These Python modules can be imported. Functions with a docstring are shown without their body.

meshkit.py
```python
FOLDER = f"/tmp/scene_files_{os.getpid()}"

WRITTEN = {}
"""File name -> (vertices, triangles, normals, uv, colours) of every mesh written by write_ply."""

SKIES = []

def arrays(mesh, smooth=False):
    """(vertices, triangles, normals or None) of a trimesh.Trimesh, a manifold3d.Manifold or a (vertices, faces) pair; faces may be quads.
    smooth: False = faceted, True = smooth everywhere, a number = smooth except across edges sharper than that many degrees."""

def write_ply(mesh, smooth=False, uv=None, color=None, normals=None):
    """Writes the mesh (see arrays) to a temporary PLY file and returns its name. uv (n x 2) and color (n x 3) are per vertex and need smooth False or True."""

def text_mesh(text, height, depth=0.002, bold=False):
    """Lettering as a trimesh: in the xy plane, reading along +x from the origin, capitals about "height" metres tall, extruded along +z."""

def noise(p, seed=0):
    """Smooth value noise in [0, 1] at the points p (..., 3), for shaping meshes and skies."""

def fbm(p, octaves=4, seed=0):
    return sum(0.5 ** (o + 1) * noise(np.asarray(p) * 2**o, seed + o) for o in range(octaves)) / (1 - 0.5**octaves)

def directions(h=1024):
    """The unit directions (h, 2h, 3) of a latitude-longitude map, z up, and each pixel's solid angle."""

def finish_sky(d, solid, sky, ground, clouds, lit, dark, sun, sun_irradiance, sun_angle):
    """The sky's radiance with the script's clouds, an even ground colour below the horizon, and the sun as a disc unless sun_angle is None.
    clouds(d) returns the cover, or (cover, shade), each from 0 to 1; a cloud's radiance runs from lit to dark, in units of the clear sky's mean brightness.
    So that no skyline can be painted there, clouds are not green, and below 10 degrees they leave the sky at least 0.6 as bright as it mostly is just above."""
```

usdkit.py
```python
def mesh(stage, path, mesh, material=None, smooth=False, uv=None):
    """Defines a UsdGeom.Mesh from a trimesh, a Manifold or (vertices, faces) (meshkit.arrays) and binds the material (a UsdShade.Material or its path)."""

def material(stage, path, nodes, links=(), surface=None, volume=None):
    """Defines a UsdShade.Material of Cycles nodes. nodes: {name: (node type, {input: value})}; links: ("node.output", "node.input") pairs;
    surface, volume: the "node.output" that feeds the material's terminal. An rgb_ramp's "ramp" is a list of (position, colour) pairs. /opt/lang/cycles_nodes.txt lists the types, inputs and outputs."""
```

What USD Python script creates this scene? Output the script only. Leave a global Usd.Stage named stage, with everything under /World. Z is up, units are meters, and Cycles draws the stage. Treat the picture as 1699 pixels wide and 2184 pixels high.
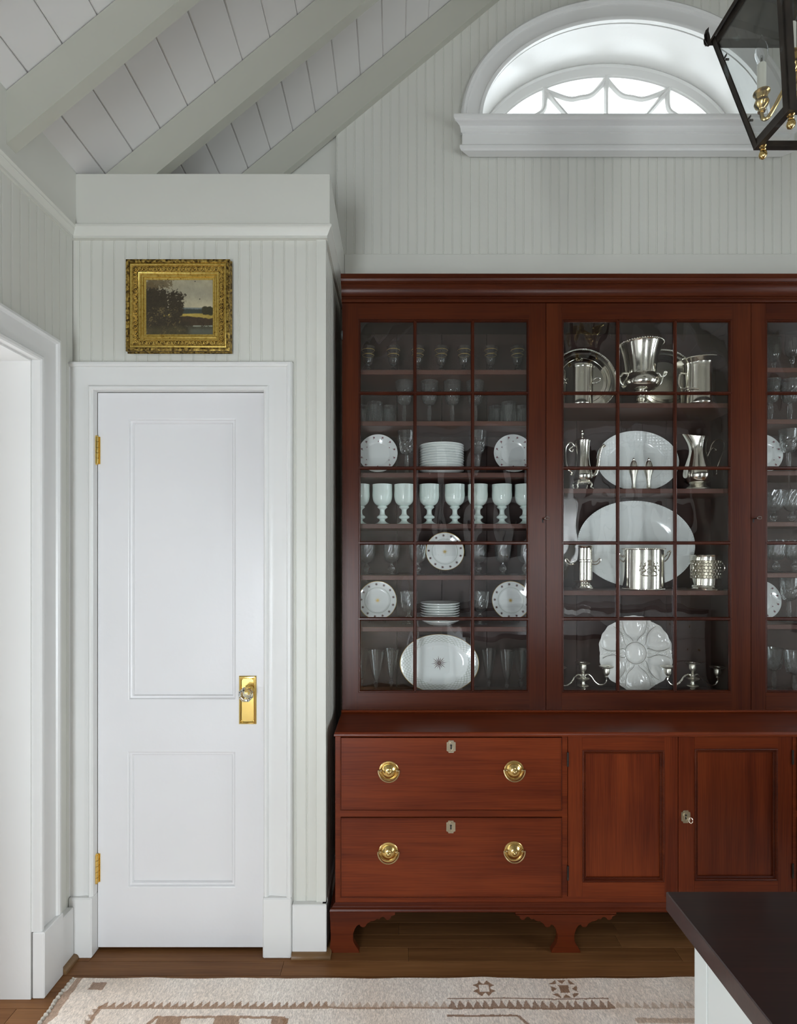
import math, numpy as np, trimesh, usdkit, meshkit
from shapely.geometry import Polygon, Point, box as sbox
from shapely import affinity
from pxr import Usd, UsdGeom, UsdLux, UsdShade, Sdf, Gf, Vt

PI = math.pi
stage = Usd.Stage.CreateInMemory()
UsdGeom.SetStageUpAxis(stage, 'Z'); UsdGeom.SetStageMetersPerUnit(stage, 1.0)
UsdGeom.Xform.Define(stage, '/World'); UsdGeom.Scope.Define(stage, '/World/Looks')
rng = np.random.default_rng(7)

# ------------------------------------------------------------------ camera, sky, daylight, exposure
E, F, CX, CY = 1.452, 1203.0, 846.0, 1182.0      # eye height; focal length and vanishing point of the photo's 1699 x 2184 frame
cam = UsdGeom.Camera.Define(stage, '/World/camera')
AP = 24.0
cam.CreateHorizontalApertureAttr(AP); cam.CreateVerticalApertureAttr(AP * 2184 / 1699)
cam.CreateFocalLengthAttr(AP * F / 1699)
cam.CreateHorizontalApertureOffsetAttr((849.5 - CX) / 1699 * AP)
cam.CreateVerticalApertureOffsetAttr((CY - 1092.0) / 1699 * AP)
cam.CreateClippingRangeAttr(Gf.Vec2f(0.03, 500)); cam.CreateFStopAttr(0.0)
cam.AddTranslateOp().Set(Gf.Vec3d(0, 0, E)); cam.AddRotateXOp().Set(90.0)
cam.CreateExposureAttr(-0.08)

dome = UsdLux.DomeLight.Define(stage, '/World/sky')
dome.CreateIntensityAttr(0.8); dome.CreateColorAttr(Gf.Vec3f(0.90, 0.96, 1.0))

def rect_light(name, pos, aim, w, h, power, col=(0.90, 0.95, 1.0)):
    """daylight entering at a window: a rectangle just outside the pane, facing along aim"""
    L = UsdLux.RectLight.Define(stage, '/World/' + name)
    L.CreateWidthAttr(w); L.CreateHeightAttr(h); L.CreateIntensityAttr(power); L.CreateColorAttr(Gf.Vec3f(*col))
    z = -np.array(aim, float); z /= np.linalg.norm(z)
    x = np.cross([0, 0, 1.0], z); x /= np.linalg.norm(x); y = np.cross(z, x)
    M = Gf.Matrix4d(*x, 0, *y, 0, *z, 0, *pos, 1)
    UsdGeom.Xformable(L).AddTransformOp().Set(M)
    return L
rect_light('daylight_garden_door', (-0.81, -1.72, 0.80), (0, 1, 0), 0.68, 1.40, 40.0, (0.87, 0.93, 1.0))
rect_light('daylight_kitchen_window', (1.665, -1.70, 1.42), (0, 1, 0), 0.23, 1.00, 46.0, (0.92, 0.96, 1.0))  # light and narrow window added behind the camera to brighten the cabinet interior
rect_light('daylight_side_window', (3.46, 0.72, 1.55), (-1, 0, 0), 1.40, 1.5, 7.0, (0.84, 0.92, 1.0))
rect_light('daylight_lunette', (1.056, 3.15, 3.95), (0, -1, -.25), 2.2, 1.3, 5.0, (0.88, 0.94, 1.0))
rect_light('daylight_hall_window', (-2.66, 1.75, 1.40), (1, -.35, 0), 0.9, 1.6, 7.5, (0.96, 0.97, 1.0))

# ------------------------------------------------------------------ helpers
def X(px, d): return (px - CX) * d / F
def Z(py, d): return E - (py - CY) * d / F
def D(py): return F * E / (py - CY)               # depth of a floor point

names = {}
def numbered(parent, name):
    k = names.get((parent, name), 0); names[(parent, name)] = k + 1
    return name if k == 0 else f'{name}_{k:03d}'
def meta(p, label=None, cat=None, group=None, kind=None):
    for k, v in (('label', label), ('category', cat), ('group', group), ('kind', kind)):
        if v: p.SetCustomDataByKey(k, v)
    return p
def path_of(parent): return '/World' if parent is None else str(parent.GetPath())
def obj(name, mesh, mat, parent=None, smooth=35, label=None, cat=None, group=None, kind=None):
    if isinstance(mesh, list): mesh = trimesh.util.concatenate(mesh)
    base = path_of(parent)
    p = usdkit.mesh(stage, f'{base}/{numbered(base, name)}', mesh, M[mat], smooth=smooth).GetPrim()
    return meta(p, label, cat, group, kind)
def thing(name, label, cat, loc=(0, 0, 0), rz=0, group=None, kind=None):
    x = UsdGeom.Xform.Define(stage, '/World/' + numbered('/World', name))
    x.AddTranslateOp().Set(Gf.Vec3d(*map(float, loc))); x.AddRotateZOp().Set(float(rz))
    return meta(x.GetPrim(), label, cat, group, kind)
def group_part(name, parent, label=None):
    base = path_of(parent)
    return meta(UsdGeom.Xform.Define(stage, f'{base}/{numbered(base, name)}').GetPrim(), label)
def dup(root, label, loc, rz=0, group=None, cat=None):
    nm = root.GetName()
    if nm[-4:-3] == '_' and nm[-3:].isdigit(): nm = nm[:-4]
    r = thing(nm, label, cat or root.GetCustomDataByKey('category'), loc, rz, group or root.GetCustomDataByKey('group'))
    r.GetReferences().AddInternalReference(root.GetPath()); r.SetInstanceable(True)
    return r

def tm(v, f):
    v = np.asarray(v, float); f = np.asarray(f, int)
    if f.shape[1] == 4: f = np.vstack([f[:, [0, 1, 2]], f[:, [0, 2, 3]]])
    return trimesh.Trimesh(v, f, process=False)
def bx(x0, x1, y0, y1, z0, z1, bev=0.0):
    c = np.array([(x0 + x1) / 2, (y0 + y1) / 2, (z0 + z1) / 2]); h = np.array([abs(x1 - x0), abs(y1 - y0), abs(z1 - z0)]) / 2
    if bev <= 0:
        m = trimesh.creation.box(2 * h); m.apply_translation(c); return m
    b = min(bev, h.min() * 0.9)
    P = []
    for sx in (-1, 1):
        for sy in (-1, 1):
            for sz in (-1, 1):
                s = np.array([sx, sy, sz])
                for k in range(3):
                    q = h - b; q = q.copy(); q[k] = h[k]; P.append(c + s * q)
    return trimesh.convex.convex_hull(np.array(P))
def FR(d): return lambda u, v, w: np.stack([u, d - w, v], -1)          # a face seen from the front at depth d
def LW(x): return lambda u, v, w: np.stack([x + w, u, v], -1)          # the left wall
def SD(x): return lambda u, v, w: np.stack([x + w, u, v], -1)
def cap_tris(prof):
    v, f = trimesh.creation.triangulate_polygon(Polygon(prof), engine='earcut')
    return v, f
def sweep(path, prof, to3, closed=False):
    """profile (a outward in the plane, b off the plane) swept along a mitred 2D path"""
    P = np.array(path, float); pr = np.array(prof, float); n, m = len(P), len(pr)
    seg = (np.roll(P, -1, 0) - P) if closed else (P[1:] - P[:-1])
    t = seg / np.linalg.norm(seg, axis=1, keepdims=True); nn = np.stack([t[:, 1], -t[:, 0]], 1)
    if closed: n1, n2 = np.roll(nn, 1, 0), nn
    else: n1, n2 = np.vstack([nn[:1], nn]), np.vstack([nn, nn[-1:]])
    mit = (n1 + n2) / (1 + (n1 * n2).sum(1))[:, None]
    uv = P[:, None, :] + pr[None, :, 0, None] * mit[:, None, :]
    V = to3(uv[..., 0], uv[..., 1], np.broadcast_to(pr[None, :, 1], (n, m))).reshape(-1, 3)
    Q = []
    for i in range(n if closed else n - 1):
        i2 = (i + 1) % n
        for j in range(m):
            j2 = (j + 1) % m
            Q.append((i * m + j, i * m + j2, i2 * m + j2, i2 * m + j))
    Q = np.array(Q); T = np.vstack([Q[:, [0, 1, 2]], Q[:, [0, 2, 3]]])
    if not closed:
        pv, pf = cap_tris(pr)
        for i in (0, n - 1):
            uvc = P[i] + pv[:, :1] * mit[i]
            vv = to3(uvc[:, 0], uvc[:, 1], pv[:, 1])
            T = np.vstack([T, np.asarray(pf) + len(V)]); V = np.vstack([V, vv])
    return tm(V, T)
def rect(u0, u1, v0, v1): return [(u1, v0), (u1, v1), (u0, v1), (u0, v0)]   # anticlockwise, outward normals
def lathe(prof, n=32, close=False, sx=1.0, sy=1.0):
    pr = np.array(prof, float); m = len(pr); a = np.arange(n) * 2 * PI / n
    V = np.stack([pr[None, :, 0] * np.cos(a)[:, None] * sx, pr[None, :, 0] * np.sin(a)[:, None] * sy, np.broadcast_to(pr[None, :, 1], (n, m))], -1).reshape(-1, 3)
    Q = []
    for i in range(n):
        i2 = (i + 1) % n
        for j in range(m if close else m - 1):
            j2 = (j + 1) % m
            Q.append((i * m + j, i2 * m + j, i2 * m + j2, i * m + j2))
    g = tm(V, np.array(Q)); g.merge_vertices(digits_vertex=7); g.update_faces(g.nondegenerate_faces()); return g
def smoothp(pts, k=4):
    """Catmull-Rom through the points"""
    P = np.array(pts, float); P = np.vstack([2 * P[0] - P[1], P, 2 * P[-1] - P[-2]]); out = []
    for i in range(1, len(P) - 2):
        for t in np.arange(k) / k:
            a, b, c, d = P[i - 1:i + 3]
            out.append(0.5 * ((2 * b) + (c - a) * t + (2 * a - 5 * b + 4 * c - d) * t * t + (3 * b - a - 3 * c + d) * t ** 3))
    out.append(P[-2]); return np.array(out)
def tube(pts, r, sides=8, cap=True, closed=False):
    p = np.asarray(pts, float); n = len(p); r = np.broadcast_to(r, (n,))
    t = (np.roll(p, -1, 0) - np.roll(p, 1, 0)) if closed else np.gradient(p, axis=0)
    t /= np.linalg.norm(t, axis=1, keepdims=True) + 1e-12
    ref = np.array([0, 0, 1.0]) if abs(t[:, 2]).mean() < 0.8 else np.array([0, 1.0, 0])
    a = []; prev = ref - t[0] * (ref @ t[0]); prev /= np.linalg.norm(prev)
    for k in range(n):
        prev = prev - t[k] * (prev @ t[k]); prev /= np.linalg.norm(prev) + 1e-12; a.append(prev)
    a = np.array(a); b = np.cross(t, a); ang = np.arange(sides) * 2 * PI / sides
    V = (p[:, None] + r[:, None, None] * (np.cos(ang)[None, :, None] * a[:, None] + np.sin(ang)[None, :, None] * b[:, None])).reshape(-1, 3)
    Q = []
    for i in range(n if closed else n - 1):
        for j in range(sides):
            i2 = (i + 1) % n; Q.append((i * sides + j, i * sides + (j + 1) % sides, i2 * sides + (j + 1) % sides, i2 * sides + j))
    Q = np.array(Q); T = np.vstack([Q[:, [0, 1, 2]], Q[:, [0, 2, 3]]])
    if cap and not closed:
        V = np.vstack([V, p[:1], p[-1:]]); c0, c1 = len(V) - 2, len(V) - 1
        T = np.vstack([T, [(c0, (j + 1) % sides, j) for j in range(sides)], [(c1, (n - 1) * sides + j, (n - 1) * sides + (j + 1) % sides) for j in range(sides)]])
    return tm(V, T)
def ext(poly, h, to3=None, w0=0.0):
    g = trimesh.util.concatenate([trimesh.creation.extrude_polygon(p, h, engine='earcut') for p in getattr(poly, 'geoms', [poly])])
    if to3 is not None:
        v = g.vertices; g = tm(to3(v[:, 0], v[:, 1], v[:, 2] + w0), g.faces)
    return g
def ball(c, r, sub=2, s=(1, 1, 1)):
    g = trimesh.creation.icosphere(sub, 1.0); g.apply_scale(np.array(s) * r); g.apply_translation(c); return g
def moved(g, t=(0, 0, 0), R=None):
    g = g.copy()
    if R is not None: g.apply_transform(R)
    g.apply_translation(t); return g
def rot(deg, ax): return trimesh.transformations.rotation_matrix(math.radians(deg), ax)
def srgb(r, g, b):
    c = np.array([r, g, b], float) / 255
    return tuple(np.where(c < 0.04045, c / 12.92, ((c + 0.055) / 1.055) ** 2.4))

# ------------------------------------------------------------------ materials
M = {}
def mat(name, nodes, links=(), surface='p.BSDF'):
    M[name] = usdkit.material(stage, '/World/Looks/' + name, nodes, links, surface=surface)
def plain(name, col, rough=0.5, **kw):
    mat(name, {'p': ('principled_bsdf', {'base_color': col, 'roughness': rough, **kw})})
def painted(name, col, rough, bump=0.15, scale=60):
    mat(name, {'g': ('geometry', {}), 'n': ('noise_texture', {'scale': scale, 'detail': 3.0}), 'b': ('bump', {'strength': bump, 'distance': 0.002}),
               'n2': ('noise_texture', {'scale': 3.0, 'detail': 2.0}), 'm': ('mix', {'color1': tuple(c * 0.965 for c in col), 'color2': tuple(min(1, c * 1.03) for c in col)}),
               'p': ('principled_bsdf', {'roughness': rough})},
        [('g.position', 'n.vector'), ('g.position', 'n2.vector'), ('n2.fac', 'm.fac'), ('n.fac', 'b.height'), ('b.normal', 'p.normal'), ('m.color', 'p.base_color')])
painted('wall_paint', (0.655, 0.648, 0.588), 0.42)
painted('trim_paint', (0.745, 0.738, 0.715), 0.33)
painted('door_paint', (0.755, 0.745, 0.745), 0.30)
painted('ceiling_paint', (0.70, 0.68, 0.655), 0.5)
painted('rafter_paint', (0.48, 0.475, 0.405), 0.5)  # darkened in colour: rafter faces read as weakly lit against the boards
painted('island_paint', (0.56, 0.58, 0.555), 0.35)
painted('hall_paint', (0.34, 0.33, 0.31), 0.5)  # unseen hall walls made darker so less light bounces onto the jamb
painted('kitchen_paint', (0.74, 0.74, 0.74), 0.35)
def wood(name, axis, ramp, rough, bump=0.1, coat=0.0, k=1.0, rnd=0.0, spec=0.5):
    """grain stretched along the axis; geometry position in metres"""
    st = {'x': (1.1, 26, 26), 'y': (26, 1.1, 26), 'z': (26, 26, 1.1)}[axis]
    fine = {'x': (7, 260, 260), 'y': (260, 7, 260), 'z': (260, 260, 7)}[axis]
    nodes = {'g': ('geometry', {}), 'o': ('object_info', {}), 'om': ('vector_math', {'math_type': 'scale', 'vector1': (7.1, 3.3, 5.7)}),
             'oa': ('vector_math', {'math_type': 'add'}),
             'm1': ('mapping', {'scale': tuple(s * k for s in st)}), 'm2': ('mapping', {'scale': fine}),
             'n1': ('noise_texture', {'scale': 1.0, 'detail': 5.0, 'roughness': 0.6, 'distortion': 0.6}), 'n2': ('noise_texture', {'scale': 1.0, 'detail': 3.0}),
             'n3': ('noise_texture', {'scale': 2.2, 'detail': 2.0}),
             'a': ('math', {'math_type': 'multiply_add', 'value2': 0.52, 'value3': 0.0}), 'b2': ('math', {'math_type': 'multiply_add', 'value2': 0.28}),
             'c': ('math', {'math_type': 'multiply_add', 'value2': 0.3}), 'd': ('math', {'math_type': 'multiply_add', 'value2': rnd}),
             'r': ('rgb_ramp', {'ramp': ramp}), 'bu': ('bump', {'strength': bump, 'distance': 0.001}),
             'p': ('principled_bsdf', {'roughness': rough, 'coat_weight': coat, 'coat_roughness': 0.12, 'specular_ior_level': spec})}
    links = [('o.random', 'om.scale'), ('g.position', 'oa.vector1'), ('om.vector', 'oa.vector2'), ('oa.vector', 'm1.vector'), ('oa.vector', 'm2.vector'),
             ('m1.vector', 'n1.vector'), ('m2.vector', 'n2.vector'), ('oa.vector', 'n3.vector'),
             ('n1.fac', 'a.value1'), ('n2.fac', 'b2.value1'), ('a.value', 'b2.value3'), ('n3.fac', 'c.value1'), ('b2.value', 'c.value3'),
             ('o.random', 'd.value1'), ('c.value', 'd.value3'), ('d.value', 'r.fac'), ('r.color', 'p.base_color'), ('n2.fac', 'bu.height'), ('bu.normal', 'p.normal')]
    mat(name, nodes, links)
MAH = [(0.28, (0.045, 0.0052, 0.0024)), (0.46, (0.100, 0.0132, 0.0048)), (0.62, (0.165, 0.0250, 0.0080)), (0.85, (0.235, 0.0400, 0.0115))]
MAH = [(p, (c[0] * .97, c[1] * 1.14, c[2] * .9)) for p, c in MAH]
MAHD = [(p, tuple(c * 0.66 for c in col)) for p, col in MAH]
wood('mahogany_across', 'x', MAH, 0.30, 0.05, 0.0, .55, spec=.22)
wood('mahogany_upright', 'z', MAH, 0.30, 0.05, 0.0, .55, spec=.22)
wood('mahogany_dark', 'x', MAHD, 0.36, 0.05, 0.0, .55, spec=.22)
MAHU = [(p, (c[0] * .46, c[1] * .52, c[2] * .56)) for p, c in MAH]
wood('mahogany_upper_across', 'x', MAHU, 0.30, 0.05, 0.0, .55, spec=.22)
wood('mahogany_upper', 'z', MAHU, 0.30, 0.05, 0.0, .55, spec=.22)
wood('mahogany_bar', 'z', [(p, tuple(c * .34 for c in col)) for p, col in MAH], 0.30, 0.05, 0.0, .55, spec=.3)
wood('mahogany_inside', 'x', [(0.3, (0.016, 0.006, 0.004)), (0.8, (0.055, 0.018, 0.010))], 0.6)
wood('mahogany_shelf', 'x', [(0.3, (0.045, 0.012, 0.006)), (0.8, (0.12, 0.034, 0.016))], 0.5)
wood('island_wood', 'x', [(0.3, (0.012, 0.0045, 0.004)), (0.55, (0.024, 0.008, 0.0065)), (0.8, (0.050, 0.015, 0.011))], 0.36, 0.05, 0.55)
wood('oak_floor', 'x', [(0.25, (0.060, 0.0240, 0.0085)), (0.5, (0.145, 0.060, 0.021)), (0.68, (0.215, 0.096, 0.035)), (0.9, (0.29, 0.138, 0.055))], 0.42, 0.08, 0.0, 1.0, 0.09, spec=.2)
wood('oak_shoe', 'x', [(0.25, (0.09, 0.045, 0.016)), (0.8, (0.24, 0.13, 0.05))], 0.45, 0.08)
plain('gap_dark', (0.012, 0.010, 0.009), 0.8)
def metal(name, col, rough, bump=0.0, sc=40):
    if bump: mat(name, {'g': ('geometry', {}), 'n': ('noise_texture', {'scale': sc, 'detail': 2.0}), 'b': ('bump', {'strength': bump, 'distance': 0.002}),
                        'p': ('principled_bsdf', {'base_color': col, 'metallic': 1.0, 'roughness': rough})}, [('g.position', 'n.vector'), ('n.fac', 'b.height'), ('b.normal', 'p.normal')])
    else: plain(name, col, rough, metallic=1.0)
metal('brass', (0.78, 0.56, 0.22), 0.20, 0.08)
metal('bright_brass', (0.86, 0.62, 0.20), 0.15)
metal('old_brass', (0.50, 0.38, 0.20), 0.32, 0.1)
metal('nickel', (0.52, 0.46, 0.34), 0.30, 0.1)
metal('silver', (0.95, 0.92, 0.83), 0.13, 0.05, 25)
metal('silver_chased', (0.85, 0.82, 0.72), 0.30, 0.6, 260)
metal('silver_dark', (0.42, 0.38, 0.29), 0.35)
metal('steel_wire', (0.16, 0.14, 0.12), 0.4)
mat('bronze', {'g': ('geometry', {}), 'n': ('noise_texture', {'scale': 18.0, 'detail': 4.0}), 'r': ('rgb_ramp', {'ramp': [(0.35, (0.018, 0.014, 0.011)), (0.62, (0.040, 0.030, 0.022)), (0.74, (0.10, 0.115, 0.115))]}),
               'p': ('principled_bsdf', {'metallic': 0.35, 'roughness': 0.5})}, [('g.position', 'n.vector'), ('n.fac', 'r.fac'), ('r.color', 'p.base_color')])
mat('gilt', {'g': ('geometry', {}), 'n': ('noise_texture', {'scale': 130.0, 'detail': 4.0}), 'r': ('rgb_ramp', {'ramp': [(0.28, (0.12, 0.055, 0.010)), (0.36, (0.60, 0.40, 0.085)), (0.75, (0.80, 0.60, 0.19))]}),
             'p': ('principled_bsdf', {'metallic': 0.9, 'roughness': 0.33})}, [('g.position', 'n.vector'), ('n.fac', 'r.fac'), ('r.color', 'p.base_color')])
mat('gilt_dark', {'g': ('geometry', {}), 'n': ('noise_texture', {'scale': 120.0, 'detail': 4.0}), 'r': ('rgb_ramp', {'ramp': [(0.34, (0.050, 0.028, 0.008)), (0.50, (0.26, 0.165, 0.038)), (0.70, (0.62, 0.43, 0.11))]}),
                  'b': ('bump', {'strength': 0.6, 'distance': 0.003}), 'p': ('principled_bsdf', {'metallic': 0.75, 'roughness': 0.42})},
    [('g.position', 'n.vector'), ('n.fac', 'r.fac'), ('r.color', 'p.base_color'), ('n.fac', 'b.height'), ('b.normal', 'p.normal')])
plain('porcelain', (0.89, 0.92, 0.89), 0.10, coat_weight=0.4)
mat('porcelain_weave', {'t': ('texture_coordinate', {}), 'v': ('voronoi_texture', {'scale': 75.0, 'randomness': 0.25}), 'b': ('bump', {'strength': 0.55, 'distance': 0.003, 'invert': True}),
                        'p': ('principled_bsdf', {'base_color': (0.89, 0.92, 0.89), 'roughness': 0.15})}, [('t.object', 'v.vector'), ('v.distance', 'b.height'), ('b.normal', 'p.normal')])
plain('milk_glass', (0.80, 0.91, 0.85), 0.08, subsurface_weight=0.15, subsurface_radius=(0.01, 0.01, 0.01))
plain('ivory_china', (0.86, 0.85, 0.80), 0.12, coat_weight=0.3)
plain('star_brown', (0.085, 0.030, 0.022), 0.4)
plain('flower_mauve', (0.24, 0.10, 0.12), 0.4)
plain('gold_paint', (0.62, 0.42, 0.10), 0.35, metallic=0.5)
plain('lattice_green', (0.30, 0.36, 0.24), 0.4)
plain('crest_grey', (0.19, 0.165, 0.11), 0.5, metallic=0.4)
plain('glass', (0.95, 0.985, 0.975), 0.0, transmission_weight=0.99, ior=1.52)
plain('cut_glass', (0.94, 0.975, 0.965), 0.0, transmission_weight=0.975, ior=1.56)
plain('bulb_glass', (0.99, 0.99, 1.0), 0.0, transmission_weight=1.0, ior=1.22)
plain('candle_sleeve', (0.70, 0.68, 0.58), 0.45)
plain('filament', (0.25, 0.23, 0.2), 0.4, metallic=1.0)
plain('ink_black', (0.004, 0.004, 0.004), 0.7)
def pane_mat(name, wavy, tint=(0.93, 0.95, 0.95), ior=1.5):
    mat(name, {'g': ('geometry', {}), 'mp': ('mapping', {'scale': (1.0, 1.0, 0.45)}), 'n': ('noise_texture', {'scale': 9.0, 'detail': 1.0}), 'b': ('bump', {'strength': wavy, 'distance': 0.02}),
               'io': ('mix_float', {'a': ior, 'b': 1 / ior}), 'f': ('fresnel', {}), 't': ('transparent_bsdf', {'color': tint}), 'gl': ('glossy_bsdf', {'color': (1, 1, 1), 'roughness': 0.0}), 'mx': ('mix_closure', {})},
        [('g.backfacing', 'io.fac'), ('io.result', 'f.IOR'), ('g.position', 'mp.vector'), ('mp.vector', 'n.vector'), ('n.fac', 'b.height'), ('b.normal', 'gl.normal'), ('f.fac', 'mx.fac'), ('t.BSDF', 'mx.closure1'), ('gl.BSDF', 'mx.closure2')], 'mx.closure')
pane_mat('old_pane', 0.10, (0.985, 0.99, 0.99), 1.62)
pane_mat('clear_pane', 0.01, (0.97, 0.98, 0.98))
mat('painted_canvas', {'a': ('attribute', {'attribute': 'paint'}), 'g': ('geometry', {}), 'n': ('noise_texture', {'scale': 400.0, 'detail': 2.0}), 'b': ('bump', {'strength': 0.25, 'distance': 0.0008}),
                       'p': ('principled_bsdf', {'roughness': 0.35})}, [('a.color', 'p.base_color'), ('g.position', 'n.vector'), ('n.fac', 'b.height'), ('b.normal', 'p.normal')])
mat('kilim', {'a': ('attribute', {'attribute': 'paint'}), 'g': ('geometry', {}), 'mp': ('mapping', {'scale': (330, 130, 100)}), 'n': ('noise_texture', {'scale': 1.0, 'detail': 3.0}),
              'mu': ('map_range', {'from_min': 0.25, 'from_max': 0.75, 'to_min': 0.74, 'to_max': 1.18}), 'vm': ('vector_math', {'math_type': 'scale'}),
              'b': ('bump', {'strength': 0.7, 'distance': 0.002}), 'p': ('principled_bsdf', {'roughness': 0.9, 'specular_ior_level': 0.1})},
    [('g.position', 'mp.vector'), ('mp.vector', 'n.vector'), ('n.fac', 'mu.value'), ('a.vector', 'vm.vector1'), ('mu.result', 'vm.scale'), ('vm.vector', 'p.base_color'), ('n.fac', 'b.height'), ('b.normal', 'p.normal')])
plain('rug_cord', (0.55, 0.50, 0.43), 0.9)

# ------------------------------------------------------------------ the room: main planes (metres)
XL, XR = -1.18, 3.30                # left and right walls
YW, YB, YF = 2.058, 2.622, -1.60    # closet front, back wall, wall behind the camera
DX0, DX1, DZ1 = X(209, 2.067), X(565, 2.067), Z(838, 2.067)
BOXR = -0.262                       # right side of the closet
PIT = 0.83                          # rise of the roof per metre
RIDGE = 1.055
def roof(x): return 3.792 + PIT * (x if x <= RIDGE else 2 * RIDGE - x)
BEAD = [(0, 0), (0, .0103), (.0009, .0112), (.0024, .0118), (.0039, .0112), (.0048, .0103), (.0056, .0103), (.0068, .012), (.0407, .012), (.0413, .0108), (.0413, 0)]
BW = 0.0413
def bead_board(u0, v0, v1, to3, width=BW):
    pr = [(min(a, width), b) for a, b in BEAD] if width < BW else BEAD
    P = np.array(pr); n = len(P); V = []
    for v in (v0, v1): V.append(to3(P[:, 0] + u0, np.full(n, v), P[:, 1] - .012))
    V = np.vstack(V); Q = np.array([(j, (j + 1) % n, n + (j + 1) % n, n + j) for j in range(n)])
    return tm(V, Q)

# --- floor of oak planks
fl = thing('floor', 'dark brown oak floorboards running across the room', 'floor', kind='structure')
PW = 0.070
rows = int((YB + 0.03 - YF) / PW) + 1
rest = []
for i in range(rows):
    y1 = YB + 0.02 - i * PW; y0 = y1 - PW + 0.0008
    xs = [-1.75 - rng.uniform(0, 0.8)]
    while xs[-1] < XR: xs.append(xs[-1] + rng.uniform(0.75, 1.7))
    for a, b in zip(xs[:-1], xs[1:]):
        g = bx(max(a, -1.9) + 0.0004, min(b, XR + .02) - 0.0004, y0, y1, -0.02 + rng.uniform(-.0003, .0003), 0.0, 0.0008)
        if y0 > 1.62 and a < 1.7: obj('plank', g, 'oak_floor', fl, False)
        else: rest.append(g)
obj('plank_field', rest, 'oak_floor', fl, False, kind='stuff')
obj('subfloor', bx(-2.9, XR + .1, YF - .1, YB + .1, -.06, -.021), 'gap_dark', fl, False)

# --- ceiling boards and rafters
ce = thing('ceiling', 'vaulted white ceiling of wide grooved boards between sloping painted rafters', 'ceiling', kind='structure')
CT = math.hypot(1, PIT)
def slope_board(xa, xb, side=1):
    L = (xb - xa) * CT; g_ = .0038
    pr = np.array([(g_, 0), (L - g_, 0), (L - .0006, .0042), (L - .0006, .016), (.0006, .016), (.0006, .0042)])   # along the slope, up from the face
    P = np.stack([xa + (pr[:, 0] - PIT * pr[:, 1]) / CT, roof(xa) + (PIT * pr[:, 0] + pr[:, 1]) / CT], 1)
    if side < 0: P[:, 0] = 2 * RIDGE - P[:, 0]
    n = len(P); V = np.vstack([np.stack([P[:, 0], np.full(n, y), P[:, 1]], 1) for y in (YF, YB)])
    Q = np.array([(k, (k + 1) % n, n + (k + 1) % n, n + k) for k in range(n)]); T = np.vstack([Q[:, [0, 1, 2]], Q[:, [0, 2, 3]]])
    C = np.array([(0, k, k + 1) for k in range(1, n - 1)])
    return tm(V, np.vstack([T, C, C[:, ::-1] + n]))
x = -1.0955 - 0.1033
while x < RIDGE:
    obj('ceiling_board', slope_board(x, min(x + .1033, RIDGE)), 'ceiling_paint', ce, False)
    obj('ceiling_board', slope_board(x, min(x + .1033, RIDGE), -1), 'ceiling_paint', ce, False)
    x += .1033
def slab(xa, za, xb, zb, y0, y1, t):
    P = np.array([(xa, za), (xb, zb), (xb, zb + t), (xa, za + t)])
    V = np.vstack([np.stack([P[:, 0], np.full(4, y), P[:, 1]], 1) for y in (y0, y1)])
    return tm(V, np.array([(0, 1, 5, 4), (1, 2, 6, 5), (2, 3, 7, 6), (3, 0, 4, 7), (0, 3, 2, 1), (4, 5, 6, 7)]))
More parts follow.
